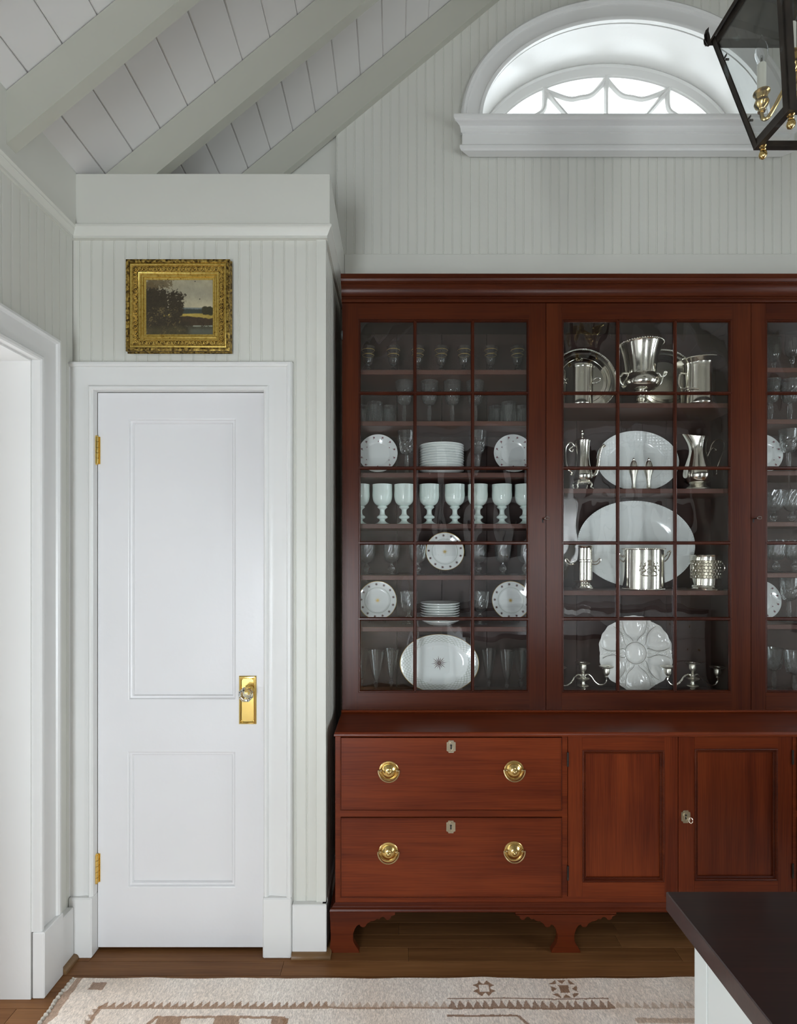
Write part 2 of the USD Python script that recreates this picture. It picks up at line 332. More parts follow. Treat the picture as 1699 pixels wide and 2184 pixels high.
for s in (1, -1):
    a, b = (XL - .15, RIDGE) if s > 0 else (2 * RIDGE - XL + .15, RIDGE)
    obj('roof_deck', slab(a, roof(a) + .024, b, roof(b) + .024, YF - .1, YB + .35, .03), 'ceiling_paint', ce, False)
RD = 0.161
for k, y in enumerate((2.588, 2.119, 1.673, 1.21, .75, .29, -.17, -.63, -1.09)):
    y1 = y + (0.034 if k == 0 else .042)
    for s in (1, -1):
        a, b = (XL + .006, RIDGE) if s > 0 else (2 * RIDGE - XL - .006, RIDGE)
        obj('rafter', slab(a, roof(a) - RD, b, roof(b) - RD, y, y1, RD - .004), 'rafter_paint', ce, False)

# --- back wall with its lunette opening
AX, AZ, AA, AB = 1.056, 3.45, 0.665, 0.464     # ellipse of the lunette
wb = thing('wall_back', 'back wall clad in painted vertical beadboard', 'wall', kind='structure')
nb = int((XR - BOXR) / BW) + 1
for i in range(nb):
    u0 = BOXR - .02 + i * BW; uc = u0 + BW / 2
    top = min(roof(u0), roof(u0 + BW)) + 0.004
    inside = abs(uc - AX) < AA + .05
    if not inside:
        obj('beadboard_plank', bead_board(u0, 2.70, top, FR(YB)), 'wall_paint', wb, False)
    else:
        obj('beadboard_plank', bead_board(u0, 2.70, AZ, FR(YB)), 'wall_paint', wb, False)
        t = min(1.0, abs(uc - AX) / (AA + .06)); za = AZ + (AB + .05) * math.sqrt(1 - t * t)
        if za < top - .01: obj('beadboard_plank', bead_board(u0, za, top, FR(YB)), 'wall_paint', wb, False)
obj('wall_backing', [bx(-2.9, XR + .1, YB + .0135, YB + .06, -.02, 2.62)], 'wall_paint', wb, False)
# wall core with the arch cut out
def arch_pts(a, b, n=48, z0=AZ): return [(AX + a * math.cos(t), z0 + b * math.sin(t)) for t in np.linspace(0, PI, n)]
hole = Polygon(arch_pts(AA + .012, AB + .012) + [(AX - AA - .012, AZ - .02), (AX + AA + .012, AZ - .02)])
core = Polygon([(-1.3, 2.6), (XR + .1, 2.6), (XR + .1, roof(XR) + .05), (RIDGE, roof(RIDGE) + .05), (-1.3, roof(-1.3) + .05)]).difference(hole)
obj('wall_core', ext(core, .05, FR(YB + .0635)), 'wall_paint', wb, False)
RD2 = 2.858
obj('lunette_reveal', sweep([(AX + AA, AZ - .05)] + arch_pts(AA, AB) + [(AX - AA, AZ - .05)], [(0, 0), (.03, 0), (.03, RD2 + .12 - YB + .004), (0, RD2 + .12 - YB + .004)],
    lambda u, v, w: np.stack([u, YB - .004 + w, v], -1)), 'trim_paint', wb, 40)
obj('lunette_sill', bx(AX - AA - .03, AX + AA + .03, YB - .02, RD2 + .12, AZ - .06, AZ - .03), 'trim_paint', wb, False)

# arch casing + shelf-like stool
t1 = thing('trim_1', 'white moulded casing arching over the lunette window', 'window trim', kind='structure')
cas = [(-.002, 0), (-.002, .016), (.004, .020), (.012, .020), (.016, .014), (.020, .012), (.066, .012), (.072, .014), (.076, .026), (.086, .030), (.094, .026), (.098, .018), (.098, 0)]
obj('arch_casing', sweep([(AX + AA, AZ - .06)] + arch_pts(AA, AB, 72) + [(AX - AA, AZ - .06)], cas, FR(YB - .012)), 'trim_paint', t1, 40)
t2 = thing('trim_2', 'deep white moulded sill shelf under the lunette window', 'window sill', kind='structure')
xl = X(985, 2.585); xr = 2 * AX - xl
top = 3.433
sp = [(0, 0), (.074, 0), (.078, -.003), (.080, -.012), (.078, -.021), (.073, -.025), (.073, -.029), (.062, -.031), (.050, -.036), (.045, -.048), (.044, -.060), (.036, -.062), (.036, -.114), (.044, -.116), (.049, -.123), (.049, -.136), (.042, -.143), (0, -.143)]
P = np.array(sp)
def front_run(prof, x0, x1, ybase, z):
    """a moulding along x on a wall face at ybase; profile (out, up); mitred returns not modelled, ends capped"""
    pv, pf = cap_tris(prof); n = len(prof); p = np.array(prof); V = []
    for xx in (x0, x1):
        V.append(np.stack([np.broadcast_to(xx, (n,)) if np.ndim(xx) == 0 else xx, ybase - p[:, 0], z + p[:, 1]], 1))
    V = np.vstack(V); Q = np.array([(j, (j + 1) % n, n + (j + 1) % n, n + j) for j in range(n)])
    T = np.vstack([Q[:, [0, 1, 2]], Q[:, [0, 2, 3]]])
    idx = [int(np.argmin(((p - q) ** 2).sum(1))) for q in pv]
    pf = np.asarray(idx)[np.asarray(pf)]
    return tm(V, np.vstack([T, pf, pf + n]))
P0 = P.copy()
obj('sill_shelf', front_run(sp, (xl - .044 + .044 - (P[:, 0] - .036)), (xr + (P[:, 0] - .036)), YB - .012, top), 'trim_paint', t2, 30)
t3 = thing('trim_3', 'flat painted frieze board on the back wall above the cabinet', 'trim', kind='structure')
obj('frieze_board', bx(BOXR + .02, XR, YB - .020, YB, 2.50, Z(541, 2.60), .002), 'wall_paint', t3, False)

# lunette window
w1 = thing('window_1', 'white half-oval fanlight window with radiating bars and swags, glowing with daylight', 'window', kind='structure')
fb = [(0, 0), (0, .03), (-.008, .034), (-.016, .026), (-.052, .024), (-.056, .018), (-.062, .018), (-.062, -.02), (0, -.02)]
obj('window_frame', [sweep(arch_pts(AA, AB, 72), [(a, b) for a, b in fb], FR(RD2)), bx(AX - AA, AX + AA, RD2 - .02, RD2 + .02, AZ - .03, AZ + .03)], 'trim_paint', w1, 40)
ia, ib = AA - .062, AB - .062
spk = [PI / 2, PI / 2 - .545, PI / 2 + .545, PI / 2 - 1.10, PI / 2 + 1.10]
C0 = np.array([AX, AZ - .02])
def onell(t, k=1.0): return np.array([AX + ia * k * math.cos(t), AZ + ib * k * math.sin(t)])
def bar(p, q, w=.014):
    p, q = np.array(p), np.array(q); t = (q - p) / np.linalg.norm(q - p); n = np.array([-t[1], t[0]])
    return sweep([p, q], [(-w, 0), (-w, .012), (-w * .35, .024), (w * .35, .024), (w, .012), (w, 0)], FR(RD2))
for t in spk: obj('radiating_bar', bar(C0 + (onell(t) - C0) * .12, onell(t, 1.02), .012), 'trim_paint', w1, False)
tt = sorted(spk)
for a, b in zip(tt[:-1], tt[1:]):
    m_ = (a + b) / 2; pa, pb = onell(a, .99), onell(b, .99); pm = C0 + (onell(m_) - C0) * .80
    pts = smoothp([pa, pa * .4 + pm * .6 + (pm - (pa + pb) / 2) * .32, pm, pb * .4 + pm * .6 + (pm - (pa + pb) / 2) * .32, pb], 6)
    obj('swag_bar', sweep(pts, [(-.013, 0), (-.013, .012), (-.005, .022), (.005, .022), (.013, .012), (.013, 0)], FR(RD2)), 'trim_paint', w1, 30)
gl = Polygon(arch_pts(AA - .03, AB - .03))
obj('pane', ext(gl, .003, FR(RD2 + .004)), 'clear_pane', w1, False)

# --- closet block: beadboard front and side, corner board, fascia, trim
wc = thing('wall_closet', 'painted beadboard closet wall around the narrow door', 'wall', kind='structure')
TZ0, TZ1 = Z(503, 2.03), Z(481, 2.02)
CTOP = Z(370, 2.036)
x = BOXR - .028 - BW
i = 0
while x > XL - .03:
    x1 = x + BW
    over = x > XL - .05 and x1 < DX1 + .098
    z0 = DZ1 + .05 if over else .10
    obj('beadboard_plank', bead_board(x, z0, TZ0 + .02, FR(YW)), 'wall_paint', wc, False); x -= BW
yy = YW + .03
while yy < YB - .02:
    obj('beadboard_plank', bead_board(yy, .10, TZ0 + .02, SD(BOXR)), 'wall_paint', wc, False); yy += BW
obj('corner_board', [bx(X(674, YW), BOXR + .004, YW - .006, YW + .03, .10, TZ0 + .02, .002)], 'wall_paint', wc, False)
obj('closet_core', [bx(XL - .02, DX0 - .012, YW + .0135, YW + .10, 0, 2.75), bx(DX1 + .012, BOXR - .0135, YW + .0135, YB, 0, 2.75), bx(DX0 - .012, DX1 + .012, YW + .0135, YW + .10, DZ1 + .012, 2.75),
                    bx(XL - .1, DX1 + .012, YB - .1, YB, 0, 2.6)], 'wall_paint', wc, False)
obj('closet_interior', [bx(XL - .02, DX1 + .012, YW + .35, YW + .37, 0, 2.3)], 'gap_dark', wc, False)
FX = -0.2425
obj('fascia_board', [bx(XL - .02, FX, 2.036, 2.062, TZ1 - .01, CTOP, .002), bx(FX - .022, FX, 2.062, YB, TZ1 - .01, CTOP, .001), bx(XL - .02, FX - .01, 2.05, YB, CTOP - .03, CTOP - .004)], 'wall_paint', wc, False)
band = [(-.025, 0), (-.025, .044), (.010, .044), (.016, .044), (.020, .041), (.020, .034), (.015, .030), (.004, .010), (.002, .008), (.002, 0)]
bp = [(XL - .02, YW - .016), (BOXR + .008, YW - .016), (BOXR + .008, YB)]
obj('band_moulding', sweep(bp, [(a, b) for a, b in band], lambda u, v, w: np.stack([u, v, TZ0 - .002 + w], -1)), 'wall_paint', wc, 30)

# --- closet door casing, plinths, base boards
def casing_profile(): return [(-.010, -.02), (-.010, .012), (-.006, .017), (.002, .018), (.006, .014), (.008, .010), (.016, .0075), (.030, .0095), (.052, .012), (.072, .0135), (.074, .020), (.080, .024), (.088, .023), (.092, .017), (.0925, 0), (.0925, -.02)]
t4 = thing('trim_4', 'white moulded casing around the narrow closet door', 'door trim', kind='structure')
PZ = 0.2165
cp = [(a + .002, b + .008) for a, b in casing_profile()]
obj('door_casing', sweep([(DX1 + .010, PZ), (DX1 + .010, DZ1 + .010), (DX0 - .010, DZ1 + .010), (DX0 - .010, PZ)], cp, FR(YW)), 'trim_paint', t4, 30)
px0, px1 = DX1 + .001, DX1 + .1035
obj('plinth_block', bx(px0, px1, 2.024, YW + .02, 0, PZ, .004), 'trim_paint', t4, False)
obj('plinth_block', bx(XL, DX0 - .001, 2.024, YW + .02, 0, PZ, .004), 'trim_paint', t4, False)
bb = thing('baseboard_closet', 'tall white baseboard on the closet wall beside the cabinet', 'baseboard', kind='structure')
obj('base_board', [bx(px1 + .0005, -.2537, 2.034, YW + .01, 0, .187, .003), bx(BOXR - .01, -.2537, 2.04, YB, 0, .187, .003)], 'trim_paint', bb, False)
shoe = [(0, 0), (.018, 0), (.018, .006), (.015, .013), (.009, .0175), (0, .019)]
obj('shoe_moulding', sweep([(px1 + .001, 2.034), (-.2537, 2.034), (-.2537, 2.3)], [(a * .9 if 1 else a, b) for a, b in shoe], lambda u, v, w: np.stack([u, v, w], -1)), 'oak_shoe', bb, 30)

# --- closet door
d1 = thing('door_1', 'narrow white two-panel closet door with glass knob and brass plate', 'door', (0, 0, 0), kind='structure')
yd = 2.067; XD = lambda p: X(p, yd); ZD = lambda p: Z(p, yd)
p1 = (XD(273), XD(503), ZD(1493), ZD(893)); p2 = (XD(272), XD(502), ZD(1893), ZD(1603))
leaf = sbox(DX0, .012, DX1, DZ1).difference(sbox(p1[0], p1[2], p1[1], p1[3])).difference(sbox(p2[0], p2[2], p2[1], p2[3]))
obj('door_leaf', ext(leaf, .036, FR(yd), -.036), 'door_paint', d1, False)
for q in (p1, p2):
    obj('panel', [bx(q[0] - .005, q[1] + .005, yd + .0165, yd + .022, q[2] - .005, q[3] + .005),
                  sweep(rect(*q), [(0, .0), (-.003, -.001), (-.0065, -.0075), (-.009, -.0085), (-.013, -.0085), (-.0165, -.0145), (-.0165, -.0175), (0, -.0175)], FR(yd), True)], 'door_paint', d1, 25)
kx, ky = XD(520), ZD(1483)
plx0, plx1, plz0, plz1 = X(509, yd - .006), X(546, yd - .006), Z(1545, yd - .006), Z(1442, yd - .006)
esc = [bx(plx0, plx1, yd - .003, yd, plz0, plz1), sweep(rect(plx0 + .004, plx1 - .004, plz0 + .004, plz1 - .004), [(.004, .003), (.001, .0055), (-.003, .0065), (-.004, .0045), (-.006, .003)], FR(yd), True)]
pl = obj('knob_plate', esc, 'bright_brass', d1, 25, 'polished brass knob plate')
for sx in (plx0 + .011, plx1 - .011):
    for sz in (plz0 + .012, plz1 - .012): obj('screw', ball((sx, yd - .003, sz), .0038, 1, (1, .5, 1)), 'bright_brass', pl)
kc = X(529, 2.04)
obj('knob_shank', [moved(lathe([(0, 0), (.016, 0), (.017, .004), (.013, .008), (.009, .014), (.009, .030), (0, .030)], 24), (kc, yd - .003, Z(1474, 2.045)), rot(90, [1, 0, 0]))], 'bright_brass', pl)
KN = lathe([(0, 0), (.012, 0), (.017, .004), (.0275, .014), (.0275, .020), (.022, .029), (.013, .032), (0, .032)], 8)
obj('glass_knob', moved(KN, (X(521, 2.0), 2.036, Z(1483, 2.01)), rot(90, [1, 0, 0]) @ rot(22.5, [0, 0, 1])), 'glass', d1, False, 'clear octagonal glass knob')
obj('knob_rose', moved(lathe([(0, 0), (.012, 0), (.009, .002), (0, .003)], 16), (X(521, 2.0), 2.0365, Z(1483, 2.01)), rot(90, [1, 0, 0])), 'nickel', d1)
for y0, y1 in ((932, 990), (1820, 1880)):
    z0, z1 = Z(y1, yd), Z(y0, yd); hx = X(206, yd - .008); h = (z1 - z0) / 5
    segs = [lathe([(0, 0), (.0068, .0005), (.0068, h - .0008), (0, h - .0003)], 16) for k in range(5)]
    for k, s in enumerate(segs): s.apply_translation((hx, yd - .009, z0 + k * h))
    obj('hinge', segs + [ball((hx, yd - .009, z1 + .001), .005, 1, (1, 1, .7)), ball((hx, yd - .009, z0 - .001), .005, 1, (1, 1, .7)), bx(hx, hx + .010, yd - .003, yd - .0005, z0, z1)], 'bright_brass', d1, 40, 'brass butt hinge')
obj('strike_plate', bx(DX1 + .0005, DX1 + .004, yd - .004, yd + .004, Z(1490, yd), Z(1475, yd)), 'bright_brass', d1, False)

# --- left wall with cased opening
wl = thing('wall_left', 'left beadboard wall beside the cased opening', 'wall', kind='structure')
JY, OZ = 1.839, 2.082; OY0 = 0.80
yy = YW - .004 - BW
while yy > YF:
    z0 = .10 if yy > JY + .06 or yy < OY0 - .06 else OZ + .05
    if yy > 1.2: obj('beadboard_plank', bead_board(yy, z0, TZ0 + .02, LW(XL)), 'wall_paint', wl, False)
    yy -= BW
obj('wall_core', [bx(XL - .34, XL - .0135, JY, YW + .3, 0, 2.9), bx(XL - .34, XL - .012, YF, OY0, 0, 2.9), bx(XL - .34, XL - .012, OY0, JY, OZ, 2.9), bx(XL - .012, XL, YF, 1.2, OZ + .1, 2.62), bx(XL - .012, XL, YF, OY0 - .05, 0, 2.62)], 'trim_paint', wl, False)
obj('fascia_board', bx(XL - .02, XL + .022, YF, 2.04, TZ1 - .01, roof(XL) + .02, .002), 'wall_paint', wl, False)
obj('band_moulding', sweep([(XL + .008, YF), (XL + .008, YW - .02)], [(a, b) for a, b in band], lambda u, v, w: np.stack([u, v, TZ0 - .002 + w], -1)), 'wall_paint', wl, 30)
t5 = thing('trim_5', 'white moulded casing around the bright opening at left', 'door trim', kind='structure')
cp5 = [(a + .015, b + .002) for a, b in casing_profile()]
obj('opening_casing', sweep([(OY0, PZ), (OY0, OZ), (JY, OZ), (JY, PZ)][::-1], cp5, LW(XL)), 'trim_paint', t5, 30)
obj('plinth_block', bx(XL - .01, XL + .030, JY + .0015, JY + .108, 0, PZ, .003), 'trim_paint', t5, False)
bl = thing('baseboard_left', 'white baseboard at the foot of the left wall', 'baseboard', kind='structure')
obj('base_board', [bx(XL - .01, XL + .022, JY + .1085, 2.0235, 0, .187, .003), bx(XL - .01, XL + .022, YF, OY0 - .11, 0, .187)], 'trim_paint', bl, False)
obj('shoe_moulding', sweep([(XL + .022, JY + .1085), (XL + .022, 2.0235)], shoe, lambda u, v, w: np.stack([u, v, w], -1)), 'oak_shoe', bl, 30)
# hall beyond the opening
hl = thing('wall_hall', 'unseen hall wall beyond the left opening, darkened to cut bounced light', 'wall', kind='structure')
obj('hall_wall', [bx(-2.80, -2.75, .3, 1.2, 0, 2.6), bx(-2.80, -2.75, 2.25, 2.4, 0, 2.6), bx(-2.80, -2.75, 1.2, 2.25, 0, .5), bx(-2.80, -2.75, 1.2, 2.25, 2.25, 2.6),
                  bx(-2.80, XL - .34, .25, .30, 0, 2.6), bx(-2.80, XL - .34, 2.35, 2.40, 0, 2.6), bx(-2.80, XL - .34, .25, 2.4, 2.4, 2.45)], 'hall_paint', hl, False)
# right wall with window, wall behind the camera with a glazed garden door
wr = thing('wall_right', 'right wall of the kitchen with a wide window', 'wall', kind='structure')
obj('wall_core', [bx(XR, XR + .12, YF, -.02, 0, 2.95), bx(XR, XR + .12, 1.48, YB, 0, 2.95), bx(XR, XR + .12, -.02, 1.48, 0, .80), bx(XR, XR + .12, -.02, 1.48, 2.3, 2.95)], 'wall_paint', wr, False)
w2 = thing('window_2', 'wide white sash window in the right wall', 'window', kind='structure')
obj('window_frame', [bx(XR + .03, XR + .07, -.02, 1.48, .80, .86), bx(XR + .03, XR + .07, -.02, 1.48, 2.24, 2.3)] + [bx(XR + .03, XR + .07, y - .03, y + .03, .80, 2.3) for y in (.01, .5, .97, 1.45)] + [bx(XR + .04, XR + .06, -.02, 1.48, z - .01, z + .01) for z in (1.17, 1.54, 1.9)], 'trim_paint', w2, False)
obj('pane', bx(XR + .049, XR + .051, -.02, 1.48, .80, 2.3), 'clear_pane', w2, False)
wf = thing('wall_front', 'kitchen wall behind the camera with a glazed garden door', 'wall', kind='structure')
GX0, GX1, GZ0, GZ1 = -1.14, -.46, .06, 1.55
cf = Polygon([(XL - .3, 0), (XR + .1, 0), (XR + .1, roof(XR) + .05), (RIDGE, roof(RIDGE) + .05), (XL - .3, roof(XL - .3) + .05)]).difference(sbox(GX0, GZ0, GX1, GZ1)).difference(sbox(1.48, .92, 1.81, 2.07))
obj('wall_core', ext(cf, .08, FR(YF), -.0), 'wall_paint', wf, False)
d2 = thing('door_2', 'glazed white garden door behind the camera', 'door', kind='structure')
obj('door_frame', [bx(GX0, GX0 + .07, YF - .06, YF - .02, GZ0, GZ1), bx(GX1 - .07, GX1, YF - .06, YF - .02, GZ0, GZ1), bx(GX0, GX1, YF - .06, YF - .02, GZ0, GZ0 + .12), bx(GX0, GX1, YF - .06, YF - .02, GZ1 - .07, GZ1)]
    + [bx(xx - .011, xx + .011, YF - .05, YF - .03, GZ0, GZ1) for xx in np.linspace(GX0 + .07, GX1 - .07, 3)[1:-1]] + [bx(GX0, GX1, YF - .05, YF - .03, z - .011, z + .011) for z in np.linspace(GZ0 + .12, GZ1 - .07, 6)[1:-1]], 'trim_paint', d2, False)
obj('pane', bx(GX0, GX1, YF - .041, YF - .039, GZ0, GZ1), 'clear_pane', d2, False)

w3 = thing('window_3', 'tall narrow unseen window added between the kitchen cupboards to light the cabinet', 'window', kind='structure')  # window opening added to carry the fill light
obj('window_frame', [bx(1.48, 1.50, YF - .06, YF - .02, .92, 2.07), bx(1.79, 1.81, YF - .06, YF - .02, .92, 2.07), bx(1.48, 1.81, YF - .06, YF - .02, .92, .95), bx(1.48, 1.81, YF - .06, YF - .02, 2.04, 2.07)] + [bx(1.48, 1.81, YF - .05, YF - .03, z - .009, z + .009) for z in (1.2, 1.49, 1.78)] + [bx(1.637, 1.653, YF - .05, YF - .03, .92, 2.07)], 'trim_paint', w3, False)
obj('pane', bx(1.48, 1.81, YF - .041, YF - .039, .92, 2.07), 'clear_pane', w3, False)

# ------------------------------------------------------------------ the great mahogany bookcase
cb = thing('display_cabinet', 'large dark red mahogany breakfront display cabinet with glazed doors above drawers and cupboards', 'cabinet')
UD, BD = 2.320, 2.065                                   # front planes of the glazed doors and of the base
UX0, UX1, BX0, BX1 = -.2267, 2.295, -.2255, 2.294
UZ0, UZ1, CZ = Z(1514, UD), Z(647, UD), .8045
UBACK = YB - .014
IN0 = .842                                              # floor of the glazed part
# upper case: sides, partitions, back, top and shelves
for a in (UX0, UX1 - .02): obj('side_panel', bx(a, a + .02, UD + .024, UBACK, CZ + .012, UZ1), 'mahogany_upright', cb, False)
VX = [UX0, X(1164, UD), X(1601, UD), UX1]
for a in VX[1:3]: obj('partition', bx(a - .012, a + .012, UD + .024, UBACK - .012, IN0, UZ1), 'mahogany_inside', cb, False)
nbk = 12
for k in range(nbk):
    a = UX0 + .02 + (UX1 - UX0 - .04) * k / nbk; b = UX0 + .02 + (UX1 - UX0 - .04) * (k + 1) / nbk
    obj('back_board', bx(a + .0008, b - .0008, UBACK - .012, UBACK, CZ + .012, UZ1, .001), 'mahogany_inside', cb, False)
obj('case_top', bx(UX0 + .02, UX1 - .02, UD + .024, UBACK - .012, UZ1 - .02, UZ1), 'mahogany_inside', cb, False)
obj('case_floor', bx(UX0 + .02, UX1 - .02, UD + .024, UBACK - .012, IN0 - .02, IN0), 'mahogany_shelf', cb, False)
SD0 = 2.362                                             # front edge of the shelves
LZ = [Z(y, SD0) for y in (788.5, 898, 1008, 1117, 1227, 1337)]
MZ = [Z(y, SD0) for y in (859.5, 1042, 1259.5)]
RZ = [Z(y, SD0) for y in (784, 894, 1004, 1113, 1222, 1332)]
for (a, b), zs in (((UX0 + .02, VX[1] - .012), LZ), ((VX[1] + .012, VX[2] - .012), MZ), ((VX[2] + .012, UX1 - .02), RZ)):
    for z in zs: obj('shelf', bx(a + .0005, b - .0005, SD0, UBACK - .0125, z - .020, z, .0015), 'mahogany_shelf', cb, False)
# cornice
yc = UD
corn = [(0, 0), (.006, 0), (.009, .004), (.009, .010), (.006, .014), (.003, .0145), (.003, .022), (.010, .0235), (.010, .027), (.012, .040), (.018, .052), (.026, .060), (.026, .064), (.031, .0645), (.031, .070), (.034, .0705), (.038, .076), (.040, .082), (.040, .0835), (.043, .084), (.043, .098), (0, .098)]
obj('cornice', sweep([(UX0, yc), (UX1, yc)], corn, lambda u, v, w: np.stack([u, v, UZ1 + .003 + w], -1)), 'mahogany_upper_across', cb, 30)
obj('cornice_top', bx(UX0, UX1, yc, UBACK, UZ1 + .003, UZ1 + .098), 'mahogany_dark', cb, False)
# waist bead and worktop
obj('waist_bead', sweep([(UX0, UD), (UX1, UD)], [(-.02, 0), (.014, 0), (.016, .004), (.013, .008), (-.02, .008)], lambda u, v, w: np.stack([u, v, CZ + w], -1)), 'mahogany_across', cb, 30)
obj('worktop', sweep([(BX0 - .0035, UBACK), (BX0 - .0035, 2.0505), (BX1 + .0035, 2.0505), (BX1 + .0035, UBACK)], [(-.25, -.018), (-.006, -.018), (-.001, -.016), (0, -.012), (-.001, -.006), (-.004, -.001), (-.008, 0), (-.25, 0)],
    lambda u, v, w: np.stack([u, v, CZ + w], -1)), 'mahogany_across', cb, 30)
obj('worktop_board', bx(BX0 + .2, BX1 - .2, 2.25, UBACK, CZ - .018, CZ - .0005), 'mahogany_across', cb, False)

ROWS = [681, 838, 998, 1158, 1320, 1477]
def glazed_door(x0, x1, gx0, gx1, key, hinges=()):
    d = UD; f = sbox(x0 + .0012, UZ0, x1 - .0012, UZ1).difference(sbox(gx0, Z(ROWS[5], d), gx1, Z(ROWS[0], d)))
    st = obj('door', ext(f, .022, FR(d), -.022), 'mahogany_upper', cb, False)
    zt, zb = Z(ROWS[0], d), Z(ROWS[5], d)
    obj('door_bead', sweep(rect(gx0, gx1, zb, zt), [(0, 0), (-.002, .0015), (-.005, .0015), (-.008, -.003), (-.009, -.010), (0, -.010)], FR(d), True), 'mahogany_bar', st, 30)
    # top and bottom rails carry grain across
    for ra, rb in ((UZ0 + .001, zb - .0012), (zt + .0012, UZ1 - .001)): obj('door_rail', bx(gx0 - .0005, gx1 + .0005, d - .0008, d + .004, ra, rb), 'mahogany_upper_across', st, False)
    w = gx1 - gx0; cols = [gx0, gx0 + w * .3315, gx0 + w * .6695, gx1]; zs = [Z(r, d) for r in ROWS]
    mp = [(-.007, -.008), (-.007, -.004), (-.003, .0015), (.003, .0015), (.007, -.004), (.007, -.008)]
    for c in cols[1:3]: obj('glazing_bar', sweep([(c, zb), (c, zt)], mp, FR(d)), 'mahogany_bar', st, 30)
    for z in zs[1:5]: obj('glazing_bar', sweep([(gx0, z), (gx1, z)], mp, FR(d - .0004)), 'mahogany_bar', st, 30)
    for i in range(3):
        for j in range(5):
            obj('pane', bx(cols[i] + .001, cols[i + 1] - .001, d + .0085 + .0004 * ((i + j) % 2), d + .0105 + .0004 * ((i + j) % 2), zs[j + 1] + .001, zs[j] - .001), 'old_pane', st, False)
    if key:
        kx, kz = key
        obj('key', [tube([(kx, d - .002, kz), (kx, d - .020, kz)], .0022, 8), tube([(kx + .009 * math.cos(t) + .010, d - .018, kz + .002 + .0050 * math.sin(t)) for t in np.linspace(0, 2 * PI, 16)[:-1]], .0016, 6, closed=True)], 'steel_wire', st)
        kp = Polygon([(kx + .0035 * math.cos(t) - .004, kz - .004 + .0035 * math.sin(t)) for t in np.linspace(-.9, PI + .9, 14)] + [(kx - .0065, kz - .016), (kx - .0015, kz - .016)])
        obj('keyhole', ext(kp, .0006, FR(d - .0001)), 'ink_black', st, False)
    for hz in hinges: obj('hinge', bx(x0 - .0035, x0 + .004, d - .003, d + .01, hz - .02, hz + .02, .002), 'bronze', st, False)
    return st
glazed_door(VX[0] + .0005, VX[1], X(764, UD), X(1128, UD), (X(1159, UD), Z(1107, UD)), (Z(715, UD),))
glazed_door(VX[1], VX[2], X(1198, UD), X(1560, UD), None)
glazed_door(VX[2], VX[3], X(1632.5, UD), X(1996, UD), (X(1608, UD), Z(1106, UD)))

# base carcase
for a, b in ((BX0, BX0 + .02), (BX1 - .02, BX1)): obj('side_panel', bx(a, b, BD + .001, UBACK, .172, CZ - .0185), 'mahogany_upright', cb, False)
obj('case_back', bx(BX0 + .02, BX1 - .02, UBACK - .012, UBACK, .172, CZ - .0185), 'mahogany_inside', cb, False)
XB = lambda p: X(p, BD); ZB = lambda p: Z(p, BD)
dx0, dx1 = XB(726), XB(1197.5); CB = 1.034
z1t, z1b, z2t, z2b = ZB(1572), ZB(1728), ZB(1743), ZB(1914)
zb0, zb1 = ZB(1929), CZ - .0185
fr = sbox(BX0 + .0002, zb0, BX1 - .0002, zb1)
for q in ((dx0, z1b, dx1, z1t), (dx0, z2b, dx1, z2t), (2 * CB - dx1, z1b, 2 * CB - dx0, z1t), (2 * CB - dx1, z2b, 2 * CB - dx0, z2t)): fr = fr.difference(sbox(q[0] - .0015, q[1] - .0015, q[2] + .0015, q[3] + .0015))
cl, cr = XB(1210), XB(1689)
fr = fr.difference(sbox(cl - .001, ZB(1912), cr + .001, zb1 - .0008))
obj('face_frame', ext(fr, .020, FR(BD), -.020), 'mahogany_across', cb, False)
obj('case_floor', bx(BX0 + .02, BX1 - .02, BD + .021, UBACK - .012, .172, .19), 'mahogany_inside', cb, False)
def escutcheon(cx, cz, d, parent, matn='nickel', key=False):
    w, h = .0165, .0230
    pts = [(-w * .55, -h), (w * .55, -h), (w * .62, -h * .78), (w, -h * .68), (w, h * .68), (w * .62, h * .78), (w * .55, h), (-w * .55, h), (-w * .62, h * .78), (-w, h * .68), (-w, -h * .68), (-w * .62, -h * .78)]
    pg = affinity.translate(Polygon(pts), cx, cz); pe = affinity.translate(affinity.scale(Point(0, 0).buffer(1, 12), .0088, .0165), cx, cz)
    e = obj('escutcheon', [ext(pg, .0014, FR(d)), ext(pg.buffer(-.0028).difference(pg.buffer(-.0040)), .0026, FR(d)), ext(pe.difference(pe.buffer(-.0022)), .0034, FR(d))], matn, parent, False, 'worn nickel keyhole plate')
    kp = Polygon([(cx + .0034 * math.cos(t), cz + .005 + .0036 * math.sin(t)) for t in np.linspace(-.9, PI + .9, 14)] + [(cx - .0026, cz - .009), (cx + .0026, cz - .009)])
    obj('keyhole', ext(kp, .0018, FR(d)), 'ink_black', parent, False)
    if key:
        obj('key', [tube([(cx, d - .002, cz + .002), (cx + .003, d - .024, cz + .001)], .0022, 8), tube([(cx + .005 + .005 * math.cos(t), d - .026 - .004 * math.cos(t), cz - .002 + .010 * math.sin(t)) for t in np.linspace(0, 2 * PI, 18)[:-1]], .0017, 6, closed=True)], 'silver', parent)
